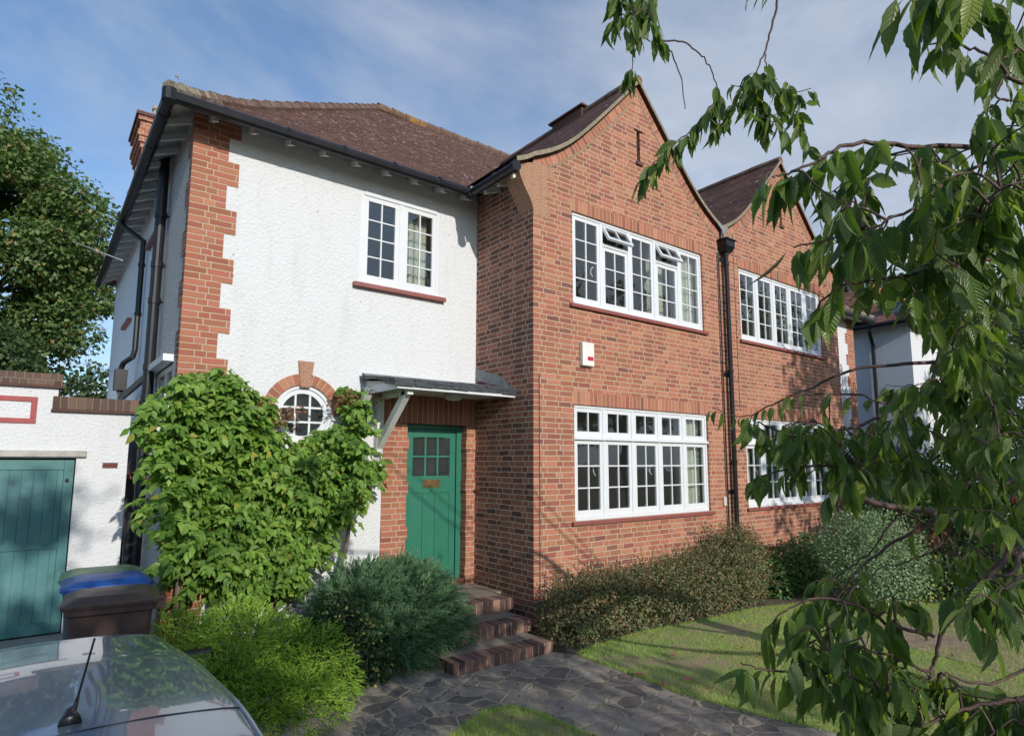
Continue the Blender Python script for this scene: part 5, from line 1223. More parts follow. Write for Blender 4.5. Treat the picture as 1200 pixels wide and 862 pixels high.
# ---- climber on the white wall
def climber():
    o = thing('climbing_plant', (-2.9, 1.05, 0), 'bright green climbing plant covering the wall left of the front door round the round window', 'climber')
    # outline on the wall, as (x, z) points
    out = [aty(px, py, 1.0)[[0, 2]] for px, py in ((162, 486), (172, 458), (205, 440), (245, 428), (275, 424), (298, 447), (312, 468), (322, 492), (345, 520), (372, 518), (386, 490), (392, 462), (412, 452), (436, 455), (446, 480), (452, 515), (455, 540), (440, 570), (420, 598), (392, 622), (372, 660), (345, 698), (300, 712), (250, 705), (205, 682), (178, 640), (170, 600), (180, 560), (165, 530), (160, 505))]
    out = np.array(out); cen = np.array([-2.9, 1.5]); out = cen+(out-cen)*(0.955, 0.97)
    def inside(x, z):
        c = np.zeros(len(x), bool); j = len(out)-1
        for i in range(len(out)):
            xi, zi = out[i]; xj, zj = out[j]
            c ^= ((zi > z) != (zj > z)) & (x < (xj-xi)*(z-zi)/(zj-zi+1e-12)+xi); j = i
        return c
    # sprays: each a drooping stalk with paired leaflets
    n = 3100; x = rng.uniform(out[:, 0].min()-.05, out[:, 0].max()+.05, n); z = rng.uniform(out[:, 1].min(), out[:, 1].max()+.05, n)
    m = inside(x, z); x, z = x[m], z[m]
    lump = .5+.5*np.sin(x*7+1.3*np.sin(z*5))*np.cos(z*6.3+x*2)
    dist = np.min(np.hypot(x[:, None]-out[None, :, 0], z[:, None]-out[None, :, 1]), axis=1)
    depth = np.clip(dist*1.6, .05, .42)*(0.55+.6*lump); 
    gapm = rng.random(len(x)) < (.45+.55*np.clip(depth*4, 0, 1)); x, z, depth, lump = x[gapm], z[gapm], depth[gapm], lump[gapm]
    layer = rng.uniform(.15, 1.0, len(x)); y = DY-.02-depth*layer
    left = x < LX+.02; y = np.where(left, DY-.1-rng.uniform(0, .45, len(x)), y)
    base = np.stack([x, y, z], 1)
    ps, ds, ns, ss = [], [], [], []
    for b in base:
        k = rng.integers(5, 9); az_ = rng.normal(-math.pi/2, .9); L = rng.uniform(.14, .26)
        d0 = np.array([math.cos(az_)*.8, math.sin(az_)*.75, rng.uniform(-.15, .55)]); d0 /= np.linalg.norm(d0)
        for i in range(k):
            u = (i+1)/k; p = b+d0*L*u+np.array([0, 0, -.42*L*u*u]); t = d0+np.array([0, 0, -.84*u]); t /= np.linalg.norm(t)
            sd = np.cross(t, (0, 0, 1.0)); sd /= np.linalg.norm(sd)+1e-9
            for s in ((-1, 1) if i < k-1 else (0,)):
                d = t*.6+sd*s*.8+np.array([0, 0, .1-.55*rng.random()])+rng.normal(0, .25, 3)
                ps.append(p); ds.append(d); ns.append(np.array([0, -.6, .7])+rng.normal(0, .42, 3)); ss.append(rng.uniform(.045, .11))
    P, D, N, S = map(np.array, (ps, ds, ns, ss)); P[:, 1] = np.minimum(P[:, 1], DY-.012)
    ok = (P[:, 2] > .3) & ~((P[:, 0] > -1.66) & (P[:, 2] > 1.93)) & ~((np.hypot(P[:, 0]+2.19, P[:, 2]-2.42) < .30) & (P[:, 2] > 2.30))
    P, D, N, S = keep(ok, P, D, N, S)
    scatter('foliage', P, D, N, S, S*.27, 'ovate', LM['climber'], o, curl=rng.uniform(.05, .35, len(P)))
    # russet young shoots along the top
    for a, b, n in (((318, 494), (350, 480), 120), ((392, 470), (445, 462), 190), ((300, 470), (322, 500), 60)):
        ps = []
        for i in range(n): u = rng.random(); q = aty(a[0]+(b[0]-a[0])*u, a[1]+(b[1]-a[1])*u, .92); ps.append(q+rng.normal(0, (.05, .05, .045)))
        scatter('young_shoots', np.array(ps), rnd(n)*(1, 1, .6)+(0, -.3, -.2), rnd(n)*.5+(0, -.4, .8), rng.uniform(.035, .065, n), .013, 'ovate', LM['climber_red'], o, curl=.2)
    mb = MB()
    for (x0, x1, zt) in ((-3.0, -3.25, 2.4), (-2.85, -2.5, 2.0), (-2.7, -1.7, 2.5), (-2.2, -1.45, 1.9), (-3.3, -3.6, 2.0)):
        pts = [(x0+.3*(x1-x0)*0, DY-.2, 0.0)]
        for i in range(1, 9): u = i/8; pts.append((x0+(x1-x0)*u+.05*math.sin(u*9+x0), DY-.12-.05*math.sin(u*5), zt*u))
        mb.tube(pts, list(np.linspace(.035, .012, 9)), 7)
    mb.build('woody_stem', MATS['stem'], o, smooth=True)
climber()

def conifer(name_mat, blobs, n, label, loc, spray=(.12, .24), flat=.55, lump=.14, width=.0034, lean=0.0):
    o = thing('juniper_bush', loc, label, 'conifer bush')
    P, N = blob_points(n, blobs, shell=(.78, 1.0), lump=lump, freq=3.2, inner=.15)
    m = P[:, 2] > .02; P, N = keep(m, P, N); n = len(P)
    d = nrm(N*1.0+np.array([0, 0, .75])*flat+rng.normal(0, .35, (n, 3))+np.array([lean, -.1, 0]))
    L = rng.uniform(spray[0], spray[1], n); ps, ds, ns, ss = [], [], [], []
    K = 20; sd = nrm(np.cross(d, rnd(n)))
    for k in range(K):
        u = k/(K-1); p = P+d*(L*u)[:, None]+np.array([0, 0, -1.0])*(L*.35*u*u)[:, None]
        s = 1 if k % 2 else -1
        dd = nrm(d*.95+sd*s*.62*(1-.45*u)+rng.normal(0, .1, (n, 3))+np.array([0, 0, -.2*u]))
        ps.append(p); ds.append(dd); ns.append(rnd(n)); ss.append(L*(.24*(1-.45*u)))
    P2, D2, N2, S2 = np.concatenate(ps), np.concatenate(ds), np.concatenate(ns), np.concatenate(ss)
    m = P2[:, 2] > -.02
    P2, D2, N2, S2 = keep(m, P2, D2, N2, S2)
    scatter('foliage', P2, D2, N2, S2, width*1.7, 'blade2', LM[name_mat], o)
    mb = MB()
    for i in range(14):
        b = blobs[i % len(blobs)]; a = rng.uniform(0, 6.28); r = rng.uniform(.3, .75)
        mb.tube([(b[0]*.6+loc[0]*.4, b[1]*.6+loc[1]*.4, 0), (b[0]+b[3]*.3*math.cos(a), b[1]+b[4]*.3*math.sin(a), b[5]*.5), (b[0]+b[3]*r*math.cos(a), b[1]+b[4]*r*math.sin(a), b[2]+b[5]*.4)], [.02, .012, .006], 5)
    mb.build('stems', MATS['stem'], o)
    return o
conifer('juniper', [(-3.12, -.1, .18, .58, .58, .56), (-2.72, -.32, .12, .48, .5, .48), (-3.5, .15, .22, .42, .5, .5), (-2.95, -.75, .0, .44, .42, .42), (-2.5, -.1, .12, .36, .4, .4), (-3.25, -.55, .1, .44, .42, .44), (-2.98, .35, .25, .5, .35, .42), (-3.72, -.15, .1, .36, .45, .46)], 21000,
        'low rounded lime green juniper between the car and the path', (-3.05, -.2, 0), spray=(.04, .08), flat=.05, lump=.1)
conifer('juniper_blue', [(-1.86, .26, .42, .46, .46, .46), (-1.50, .14, .38, .40, .44, .46), (-2.12, .2, .3, .34, .38, .42), (-1.72, -.04, .2, .42, .34, .38), (-1.45, .34, .55, .32, .32, .32), (-1.25, .1, .22, .3, .34, .34)], 9500,
        'dark blue-green juniper sweeping over the side of the front steps', (-1.70, .15, 0), spray=(.12, .26), flat=.55, lean=.3)
def shrub(name, label, cat, blobs, n, mat, size, kind='ovate', wr=.3, lump=.2, loc=None, inner=.35, droop=-.1, extra=None, freq=3.5, up=.5, zmin=.01, stems=10, clump=0):
    loc = loc or (blobs[0][0], blobs[0][1], 0); o = thing(name, loc, label, cat)
    P, N = blob_points(n if not clump else n//clump, blobs, lump=lump, inner=inner, freq=freq)
    if clump: 
        N = np.repeat(N, clump, 0); P = np.repeat(P, clump, 0)+rng.normal(0, size*1.3, (len(N), 3))
    m = P[:, 2] > zmin; P, N = keep(m, P, N); n = len(P)
    D = N*.8+rnd(n)*.75+np.array([0, 0, droop]); NN = N*.6+np.array([0, 0, up])+rnd(n)*.45
    S = rng.uniform(.7, 1.25, n)*size
    scatter('foliage', P, D, NN, S, S*wr, kind, LM[mat], o, curl=.15)
    mb = MB()
    for i in range(stems):
        b = blobs[i % len(blobs)]; a = rng.uniform(0, 6.28); r = rng.uniform(.4, .95)
        mb.tube([(b[0]+b[3]*.1*math.cos(a), b[1]+b[4]*.1*math.sin(a), 0), (b[0]+b[3]*.5*r*math.cos(a), b[1]+b[4]*.5*r*math.sin(a), b[2]*.7), (b[0]+b[3]*r*math.cos(a), b[1]+b[4]*r*math.sin(a), b[2]+b[5]*.55)], [.012, .009, .003], 5)
    mb.build('stems', MATS['stem'], o)
    return o, P, N
shrub('variegated_shrub', 'small dark shrub flecked with yellow leaves between the two junipers', 'shrub', [(-2.32, -.12, .33, .28, .28, .42), (-2.15, -.32, .2, .24, .2, .32)], 3600, 'variegated', .035, wr=.36)
# cotoneaster along the bay
CB = [(.35, -.42, .28, .5, .34, .5), (.95, -.42, .30, .52, .36, .50), (1.6, -.42, .30, .5, .36, .48), (2.2, -.42, .32, .5, .38, .5), (2.8, -.42, .34, .5, .4, .56), (3.25, -.40, .45, .42, .38, .72), (3.6, -.3, .4, .36, .34, .62)]
CB = [(a, b, c-.05, d, e, f*.92) for a, b, c, d, e, f in CB]
CB = [(a, b, c, d, e, f*.9) for a, b, c, d, e, f in CB]
o, P, N = shrub('cotoneaster_hedge', 'sprawling brown-green hedge dotted with red berries under the nearer bay windows', 'hedge', CB, 60000, 'cotoneaster', .036, kind='fold', wr=.3, lump=.32, inner=.25, loc=(1.8, -.42, 0), stems=16, clump=4)
n = 2100; i = rng.choice(len(P), n); mb = MB(); q = P[i]+N[i]*.01
scatter('berries', q, rnd(n), rnd(n), .014, .006, 'ovate', LM['berry'], o)
ps, ds = [], []; mb = MB()                                          # arching shoots that break the outline
for k in range(620):
    j = rng.integers(len(P)); p = P[j]; d = nrm(N[j]*(1, 1, .4)+np.array([0, -.1, .75])+rng.normal(0, .45, 3)); L = rng.uniform(.08, .32)
    e = p+d*L+np.array([0, 0, -.25*L]); mb.tube([p, p+d*L*.6, e], [.003, .002, .001], 4, caps=False)
    for u in np.linspace(.1, 1, 13): ps.append(p+(d*L)*u+np.array([0, 0, -.25*L*u*u])); ds.append(d+rnd(1)[0]*.9)
mb.build('shoots', MATS['twig'], o)
scatter('shoot_leaves', np.array(ps), np.array(ds), rnd(len(ps))+(0, 0, .5), rng.uniform(.018, .034, len(ps)), .008, 'fold', LM['cotoneaster'], o)
shrub('dark_green_shrub', 'low dark leafy shrub at the foot of the farther bay, beside the round bush', 'shrub', [(4.5, -.55, .25, .6, .45, .42), (5.3, -.5, .3, .55, .42, .46), (4.0, -.5, .2, .35, .35, .36), (6.1, -.5, .25, .5, .42, .45)], 6500, 'shrub', .06, wr=.32)
rb, P, N = shrub('round_bush', 'rounded grey-green bush on the lawn edge, half behind the cherry branches', 'shrub', [(4.55, -1.75, .58, .66, .62, .66), (4.4, -1.55, .75, .5, .5, .5)], 15000, 'silver', .034, kind='ovate', wr=.3, lump=.08, inner=.3, stems=12, clump=3)
shrub('bed_shrub', 'dark bushy shrub with small pale flecks at the far right end of the lawn', 'shrub', [(5.9, -2.2, .3, .7, .5, .42), (6.9, -2.6, .35, .8, .6, .5), (5.3, -1.9, .25, .45, .4, .33)], 9000, 'variegated', .045, wr=.4)
shrub('leafy_shrub', 'tall mid green shrub in the bed behind the round bush', 'shrub', [(7.2, -1.1, .9, .8, .7, .9), (8.3, -1.4, 1.1, .8, .8, 1.1)], 8000, 'shrub', .075, wr=.36)
shrub('hedge', 'high dark boundary hedge closing the garden beyond the shrubs', 'hedge', [(10.3+.1*k, -4.5+1.25*k, 1.1, .7, .95, 1.15) for k in range(5)], 15000, 'tree_dark', .07, wr=.4)
# russet dying stems in the bed
o = thing('russet_perennials', (6.4, -1.5, 0), 'clump of dry russet stalks beside the round bush', 'plant'); n = 320
P = np.stack([rng.uniform(5.6, 7.4, n), rng.uniform(-1.9, -1.2, n), np.zeros(n)], 1); mb = MB()
for p in P[:90]: mb.tube([p, p+np.array([rng.normal(0, .06), rng.normal(0, .06), rng.uniform(.6, 1.05)])], [.008, .004], 4)
mb.build('stalks', MATS['twig'], o)
P[:, 2] = rng.uniform(.2, 1.0, n); scatter('dry_leaves', P, rnd(n)*(1, 1, .4)+(0, 0, -1), rnd(n), rng.uniform(.1, .2, n), .022, 'ovate', LM['deadstem'], o, curl=.2)
# red roses
def rose(px, py, X, size, label):
    c = atx(px, py, X); o = thing('rose', (c[0], c[1], 0), label, 'flower', 'red roses at the back of the bed')
    n = 26; d = rnd(n); scatter('bloom', c+d*.012, d, rnd(n), size, size*.55, 'ovate', LM['petal'], o, curl=-.3)
    mb = MB(); mb.tube([(c[0], c[1], 0), (c[0]+.03, c[1], c[2]*.6), c], [.009, .006, .004], 5); mb.build('stem', MATS['stem'], o)
    n = 26; q = np.stack([c[0]+rng.normal(0, .09, n), c[1]+rng.normal(0, .09, n), rng.uniform(.2, 1, n)*c[2]], 1); scatter('foliage', q, rnd(n), rnd(n)*.5+(0, 0, 1), .06, .02, 'ovate', LM['shrub'], o)
rose(1003, 602, 6.2, .075, 'red rose bloom just above the round bush'); rose(1026, 601, 6.6, .045, 'small red rose close beside the larger bloom above the round bush')
rose(1158, 580, 6.6, .04, 'small red rose high in the foliage at the far right'); rose(1188, 583, 6.0, .06, 'red rose nearest the right edge of the photo')

# ---- lawn blades
def blades(poly, n, h, name):
    poly = np.array(poly); x = rng.uniform(poly[:, 0].min(), poly[:, 0].max(), n); y = rng.uniform(poly[:, 1].min(), poly[:, 1].max(), n)
    c = np.zeros(n, bool); j = len(poly)-1
    for i in range(len(poly)):
        xi, yi = poly[i]; xj, yj = poly[j]; c ^= ((yi > y) != (yj > y)) & (x < (xj-xi)*(y-yi)/(yj-yi+1e-12)+xi); j = i
    g = np.sin(x*2.3+1)*np.sin(y*2.9+x)+.6*np.sin(x*6.1+y*3)*np.cos(y*5.3); c &= rng.random(n) < np.clip(.62-.7*g, .04, 1)
    x, y = x[c], y[c]
    for a, b_ in zip(poly, np.roll(poly, -1, 0)):
        k = int(np.linalg.norm(b_-a)*900); u = rng.random(k); off = rng.normal(0, .018, (k, 2)); q = a+(b_-a)*u[:, None]+off; x = np.concatenate([x, q[:, 0]]); y = np.concatenate([y, q[:, 1]])
    m = len(x); P = np.stack([x, y, np.full(m, .018)], 1)
    D = rng.normal(0, .45, (m, 3))+(0, 0, 1.0); S = rng.uniform(.5, 1.3, m)*h
    o = scatter(name, P, D, rnd(m), S, .0035, 'blade', LM['grass'], curl=.25); tag(o, kind='stuff'); return o
blades(lawnR, 230000, .034, 'grass'); blades([(-1.2, -3.0), (-1.2, -3.6), (-3.0, -3.6), (-3.2, -2.3), (-2.6, -1.97), (-2.06, -1.65), (-1.7, -1.47), (-1.48, -1.52), (-1.4, -1.75), (-1.39, -2.15)], 70000, .04, 'grass')
for i, (px, py) in enumerate(((789, 767), (779, 800), (750, 789), (806, 795))):
    c = atz(px, py, .045); n = 9; o = scatter('fallen_petals', c+rng.normal(0, .012, (n, 3))*(1, 1, .3), rnd(n)*(1, 1, .2), rnd(n)*.3+(0, 0, 1), .03, .013, 'ovate', LM['pinkpetal'])
    tag(o, ('pink petals on the grass, farthest from the path', 'pink petals on the grass, nearest the path edge', 'few pink petals on the grass nearest the hedge', 'few pink petals on the grass nearest the hanging leaves')[i], 'petals', 'fallen pink petals on the lawn')

# bare soil under the cherry at the far end of the lawn, and fallen leaves
poly_sheet('bare_soil', [(3.4, -2.2), (4.6, -2.5), (5.8, -2.9), (6.4, -3.5), (5.6, -4.6), (3.6, -4.4), (2.5, -3.6), (2.7, -2.7)], simple('dry_bare_soil', (0.27, 0.2, 0.14), 1.0, var=.35, vscale=9, bump=1.0, bscale=50), 0.026)
n = 260; fx = rng.uniform(-3.0, 3.5, n); fy = rng.uniform(-3.4, -.75, n); ok_ = ~((fx < -.2) & (fy > -.68))
fl = scatter('fallen_leaves', np.stack([fx, fy, np.full(n, .045)], 1)[ok_], (rnd(n)*(1, 1, .25))[ok_], (rnd(n)*.35+(0, 0, 1))[ok_], rng.uniform(.02, .045, ok_.sum()), .011, 'ovate', LM['deadstem'], curl=.3); tag(fl, kind='stuff')
# ---- trees
def limb(mb, p, d, L, r, depth, tips, spread=.55, up=.15, n=5):
    p = np.array(p, float); d = nrm(np.array(d, float)); pts = [p]; rs = [r]
    for i in range(n): d = nrm(d+rng.normal(0, .13, 3)+np.array([0, 0, up*.3])); p = p+d*L/n; pts.append(p); rs.append(r*(1-.45*(i+1)/n))
    mb.tube(pts, rs, 8 if depth > 1 else 5, caps=False)
    if depth == 0: tips.append((p, d)); return
    for k in range(rng.integers(2, 4) if depth > 1 else 3):
        j = rng.integers(2, n+1); dd = nrm(d+rnd(1)[0]*spread+np.array([0, 0, up])); limb(mb, pts[j], dd, L*rng.uniform(.6, .8), rs[j]*.7, depth-1, tips, spread, up)
    limb(mb, p, d, L*.7, rs[-1], depth-1, tips, spread, up)
def tree(name, label, base, height, crown, nleaf, leaf, mat, clusters=60, csize=.85, trunk_r=.25, lump=.25, group=None, sph=(1, 1, .8)):
    o = thing(name, base, label, 'tree', group); mb = MB(); tips = []
    base = np.array(base, float); cz = crown[2]; th = max(.8, cz-crown[5]*.75-base[2])
    pts = [base+np.array([.05*math.sin(i), .05*math.cos(i*1.3), th*i/5]) for i in range(6)]; mb.tube(pts, list(np.linspace(trunk_r*1.25, trunk_r*.8, 6)), 12)
    tr = mb.build('trunk', MATS['bark'], o, smooth=True); mb = MB()
    top = pts[-1]; C_ = np.array(crown[:3]); Rr = np.array(crown[3:6])
    cs = []
    while len(cs) < clusters:
        d = rnd(1)[0]; r = rng.uniform(.45, 1.0)**.6; c = C_+d*Rr*r
        if c[2] > base[2]+.8: cs.append(c)
    for c in cs[:46]:
        m1 = top+(c-top)*.45+np.array([0, 0, .12*np.linalg.norm(c-top)])*.6+rng.normal(0, .15, 3)
        mb.tube([top-np.array([0, 0, .3*rng.random()]), m1, (m1+c)/2+rng.normal(0, .1, 3), c], [trunk_r*.33, trunk_r*.2, trunk_r*.11, trunk_r*.04], 6, caps=False)
    mb.build('branches', MATS['bark'], o, smooth=True)
    cs = np.array(cs); per = nleaf//len(cs); P = []; N = []
    for c in cs:
        s = csize*rng.uniform(.6, 1.25); d = rnd(per); r = rng.uniform(.35, 1, per)**.5; q = d*5+c*2
        r *= 1+lump*np.sin(q[:, 0])*np.sin(q[:, 1]+1)*np.sin(q[:, 2]+2)*1.5
        P.append(c+d*r[:, None]*s*np.array(sph)); N.append(d)
    P = np.concatenate(P); N = np.concatenate(N); n = len(P)
    D = rnd(n)+np.array([0, 0, -.35])+N*.5; S = rng.uniform(.7, 1.3, n)*leaf
    scatter('crown', P, D, N*.5+np.array([0, 0, .7])+rnd(n)*.5, S, S*.36, 'fold', LM[mat], o, curl=.1)
    return o
tree('broadleaf_tree', 'tall broad green tree behind the garage', (-7.5, 19, 0), 13, (-7.1, 19, 8.1, 4.15, 3.6, 5.0), 120000, .15, 'tree', clusters=190, csize=.95, trunk_r=.4)
tree('broadleaf_tree', 'smaller darker tree low behind the garage parapet', (-4.9, 15.5, 0), 5, (-4.7, 15.5, 3.6, 2.0, 1.4, 2.3), 14000, .13, 'tree_dark', clusters=34, csize=.75, trunk_r=.15)
tree('broadleaf_tree', 'distant green tree beyond the neighbouring roof', (27, 6, 0), 10, (27, 7, 7.0, 3.5, 3.5, 4), 16000, .22, 'tree_dark', clusters=40, csize=1.3, trunk_r=.3)
tree('small_garden_tree', 'leafy garden tree behind the round bush, seen through the cherry branches', (10.2, -3.0, 0), 5, (10.2, -3.0, 3.2, 1.9, 1.5, 2.3), 26000, .085, 'tree', clusters=60, csize=.6, trunk_r=.09)
# street trees and hedge behind the photographer: they shade the drive, the path and the foot of the walls
BT = [((-6.3, -12.5, -.6), (-6.0, -12.5, 4.65, 2.4, 1.5, 2.7), 66), ((-1.9, -12.0, -.6), (-1.8, -12, 3.0, 1.9, 1.4, 2.15), 40), ((8.0, -9.5, -.6), (7.7, -9.5, 5.4, 3.3, 1.8, 3.5), 60), ((15, -12, -.6), (15, -12, 6, 3.4, 2.2, 4), 60), ((22, -10, -.6), (22, -10, 6, 3.6, 2.4, 4.2), 60)]
for i, (b, c, k) in enumerate(BT):
    tree('street_tree', ('street tree behind the photographer in line with the garage', 'low wide street tree behind the photographer in line with the porch', 'street tree standing nearest the round bush side of the lawn', 'taller street tree beyond the end of the lawn', 'farthest street tree along the road')[i], b, 8, c, (9000 if i > 1 else (5500, 2600)[i]), .17, 'tree_dark', clusters=k, csize=.62, trunk_r=.18, group='street trees behind the viewpoint')

st1 = [o for o in scene.objects if o.name.startswith('street_tree') and o.get('label', '').startswith('street tree behind the photographer')][0]
c = aty(40, 605, GY); c = c-SUN/SUN[1]*(GY+12.5); n = 420; q = rng.normal(0, 1, (n, 3))*(.24, .2, .15)+c
scatter('shade_spray', q, rnd(n), rnd(n)+(0, 0, .6), rng.uniform(.1, .17, n), .05, 'fold', LM['tree_dark'], st1)  # leaf clump added out of view to shade a patch of the garage door
mb = MB(); mb.tube([(-6.0, -12.5, 6.2), (c+np.array([-6.0, -12.5, 6.2]))/2+(-.1, 0, .2), c], [.03, .02, .008], 6); mb.build('shade_branch', MATS['bark'], st1)  # branch added to carry that shading clump

# ================================================================== CHERRY TREE in the foreground
def cherry():
    base = np.array([1.6, -5.25, 0.0]); o = thing('cherry_tree', tuple(base), 'cherry tree whose drooping leafy branches hang across the right of the view', 'tree')
    wood = MB(); pts3 = []                                             # pts3: samples along the wood that twigs can grow from
    lp, ld, ln, ls = [], [], [], []
    def leafset(p, t, size, n=1):
        for _ in range(n):
            sd = np.cross(t, (0, 0, 1.0)); k = np.linalg.norm(sd); sd = sd/k if k > .1 else rnd(1)[0]
            s = 1 if rng.random() < .5 else -1
            d = t*.45+sd*s*rng.uniform(.1, .6)+np.array([0, 0, -1.0])*rng.uniform(.55, 1.5)+rng.normal(0, .16, 3); d /= np.linalg.norm(d)
            nn = sd*s*.25+t*rng.uniform(-.2, .7)+rng.normal(0, .55, 3)+np.array([0, 0, .45])
            lp.append(p+rng.normal(0, .006, 3)+d*size*.16); ld.append(d); ln.append(nn); ls.append(size*rng.uniform(.78, 1.15))
    def smoothline(P, m=6):
        P = [np.array(p, float) for p in P]; out = []
        for i in range(len(P)-1):
            p0, p1, p2, p3 = P[max(i-1, 0)], P[i], P[i+1], P[min(i+2, len(P)-1)]
            for k in range(m):
                u = k/m; out.append(0.5*((2*p1)+(-p0+p2)*u+(2*p0-5*p1+4*p2-p3)*u*u+(-p0+3*p1-3*p2+p3)*u**3))
        out.append(P[-1]); return out
    def branch(px, r0, r1, n=0, size=.1, start=0.0, src=True, side=0):
        """px: list of (x, y, depth) along the branch, base first; n leaves along the stretch after `start`"""
        P = smoothline([at(*q) if len(q) == 3 else q[0] for q in px]); m = len(P)
        P = [p+rng.normal(0, .0025, 3) if 0 < i < m-1 else p for i, p in enumerate(P)]
        wood.tube(P, list(np.linspace(r0, r1, m)), 7)
        if src: pts3.extend(P[m//5:])
        cum = np.linspace(start, 1, max(n, 1))
        for u in (cum if n else []):
            f = min(u*(m-1), m-1.001); i = int(f); p = P[i]+(P[i+1]-P[i])*(f-i); t = P[i+1]-P[i]; t = t/np.linalg.norm(t)
            leafset(p, t, size)
    def spur(c, size, n, toward=None):
        """a short drooping twig at c joined to the nearest wood"""
        A = np.array(pts3); j = np.argmin(np.linalg.norm(A-c, axis=1)); a = A[j]
        mid = (a+c)/2+np.array([0, 0, .01+.05*np.linalg.norm(c-a)]); end = c+nrm((c-a)*(1, 1, .3)+np.array([0, 0, -.05])+rng.normal(0, .04, 3))*rng.uniform(.05, .1)
        P = smoothline([a, mid, c, end], 4); wood.tube(P, list(np.linspace(.0035, .0014, len(P))), 5)
        for k in range(n):
            u = .45+.55*(k+1)/n; f = min(u*(len(P)-1), len(P)-1.001); i = int(f); t = nrm(P[i+1]-P[i]); leafset(P[i]+(P[i+1]-P[i])*(f-i), t, size)
        pts3.extend(P[-4:])
    # trunk and the limbs that leave it, right of the view
    tk = MB(); tp = [base, base+(.02, 0, .5), base+(-.03, .02, 1.0), base+(-.05, 0, 1.5), base+(-.02, -.05, 2.1)]
    tk.tube(tp, [.19, .14, .125, .12, .10], 14); tk.build('trunk', MATS['bark'], o, smooth=True)
    J1 = tp[-1]; J0 = np.array(tp[3])
    def off(x, y, d): return (x, y, d)
    # C: long horizontal branch carrying big leaves
    branch([(J1,), (1290, 150, 2.3), (1200, 168, 1.75), (1080, 171, 1.5), (1000, 168, 1.45), (960, 187, 1.42), (925, 203, 1.42), (905, 207, 1.42)], .009, .0018, 34, .108, .44)
    branch([(1190, 180, 1.6), (1120, 205, 1.5), (1060, 250, 1.42), (1000, 272, 1.4), (930, 290, 1.4)], .005, .002, 24, .1, .2)
    branch([(1200, 300, 1.7), (1120, 310, 1.6), (1050, 325, 1.55), (985, 335, 1.5), (950, 370, 1.5)], .006, .002, 24, .1, .2)
    # D: leaves hanging at the top right
    branch([(J1,), (1330, -60, 2.0), (1230, -40, 1.45), (1150, -20, 1.2), (1090, -18, 1.2), (1060, -10, 1.22)], .015, .003, 18, .105, .45)
    branch([(1200, 55, 1.5), (1170, 70, 1.5), (1150, 60, 1.55), (1110, 50, 1.6), (1085, 52, 1.62)], .005, .002, 11, .085, .3)
    branch([(1240, 90, 1.5), (1190, 95, 1.5), (1170, 70, 1.5)], .006, .004, 5, .09, .3)
    # A + B: twigs that come down from above
    branch([(J1,), (1400, -300, 2.2), (1150, -260, 2.3), (900, -130, 2.5), (800, -70, 2.6), (765, -25, 2.6), (766, 15, 2.6), (772, 47, 2.6)], .011, .004, 34, .105, .62)
    branch([(760, -30, 2.6), (735, -18, 2.6), (722, -8, 2.6)], .004, .002, 20, .11, .3)
    branch([(772, 47, 2.6), (786, 62, 2.62), (798, 90, 2.65), (803, 128, 2.65)], .004, .002, 0)
    branch([(772, 47, 2.6), (800, 50, 2.6), (822, 66, 2.6), (834, 84, 2.6), (842, 108, 2.6), (838, 128, 2.6)], .004, .002, 18, .095, .7)
    branch([(748, 40, 2.6), (744, 62, 2.62), (738, 92, 2.65)], .003, .0018, 16, .09, .75)
    branch([(838, 120, 2.6), (815, 148, 2.6), (792, 168, 2.6), (768, 190, 2.6), (752, 208, 2.6)], .004, .0015, 50, .1, .0)
    branch([(J1,), (1400, -300, 2.3), (1100, -200, 2.4), (940, -70, 2.6), (915, -10, 2.6), (905, 30, 2.6), (896, 62, 2.6), (884, 88, 2.6), (876, 112, 2.6)], .009, .002, 18, .092, .84)
    branch([(896, 62, 2.6), (902, 90, 2.6), (920, 110, 2.6), (938, 140, 2.6), (948, 170, 2.6)], .003, .0015, 30, .092, .1)
    branch([(884, 88, 2.6), (892, 120, 2.6), (893, 145, 2.6)], .003, .0015, 30, .095, .15)
    branch([(870, 110, 2.6), (850, 135, 2.6), (838, 150, 2.6)], .002, .0015, 16, .09, .1)
    branch([(915, -10, 2.6), (895, -12, 2.6), (880, -6, 2.6)], .003, .0015, 6, .08, .2); branch([(800, -70, 2.6), (825, -40, 2.65), (812, -18, 2.65)], .003, .0015, 5, .07, .6)
    # F: thick grey limb and its twigs in the middle
    branch([(J0,), (1290, 320, 3.2), (1200, 345, 2.8), (1150, 372, 2.7), (1118, 398, 2.7), (1100, 424, 2.7)], .03, .013, 0)
    branch([(1100, 424, 2.7), (1050, 427, 2.7), (1000, 433, 2.75), (955, 452, 2.8), (905, 474, 2.9), (870, 488, 2.95), (835, 478, 3.0)], .009, .0015, 16, .08, .55)
    branch([(1100, 424, 2.7), (1085, 460, 2.6), (1060, 478, 2.55), (1000, 462, 2.5), (925, 463, 2.5)], .008, .003, 10, .09, .3)
    branch([(1160, 400, 2.3), (1150, 440, 2.2), (1155, 470, 2.2), (1140, 500, 2.2), (1115, 530, 2.25)], .006, .003, 0)
    branch([(1050, 478, 2.5), (1000, 500, 2.3), (940, 512, 2.2), (900, 500, 2.2), (882, 492, 2.2)], .007, .002, 22, .095, .1)
    branch([(1050, 540, 2.2), (990, 545, 2.15), (930, 548, 2.15), (885, 560, 2.15)], .006, .002, 24, .09, .1)
    branch([(1010, 545, 2.0), (985, 565, 2.0), (970, 575, 2.0)], .004, .002, 11, .1, .2)
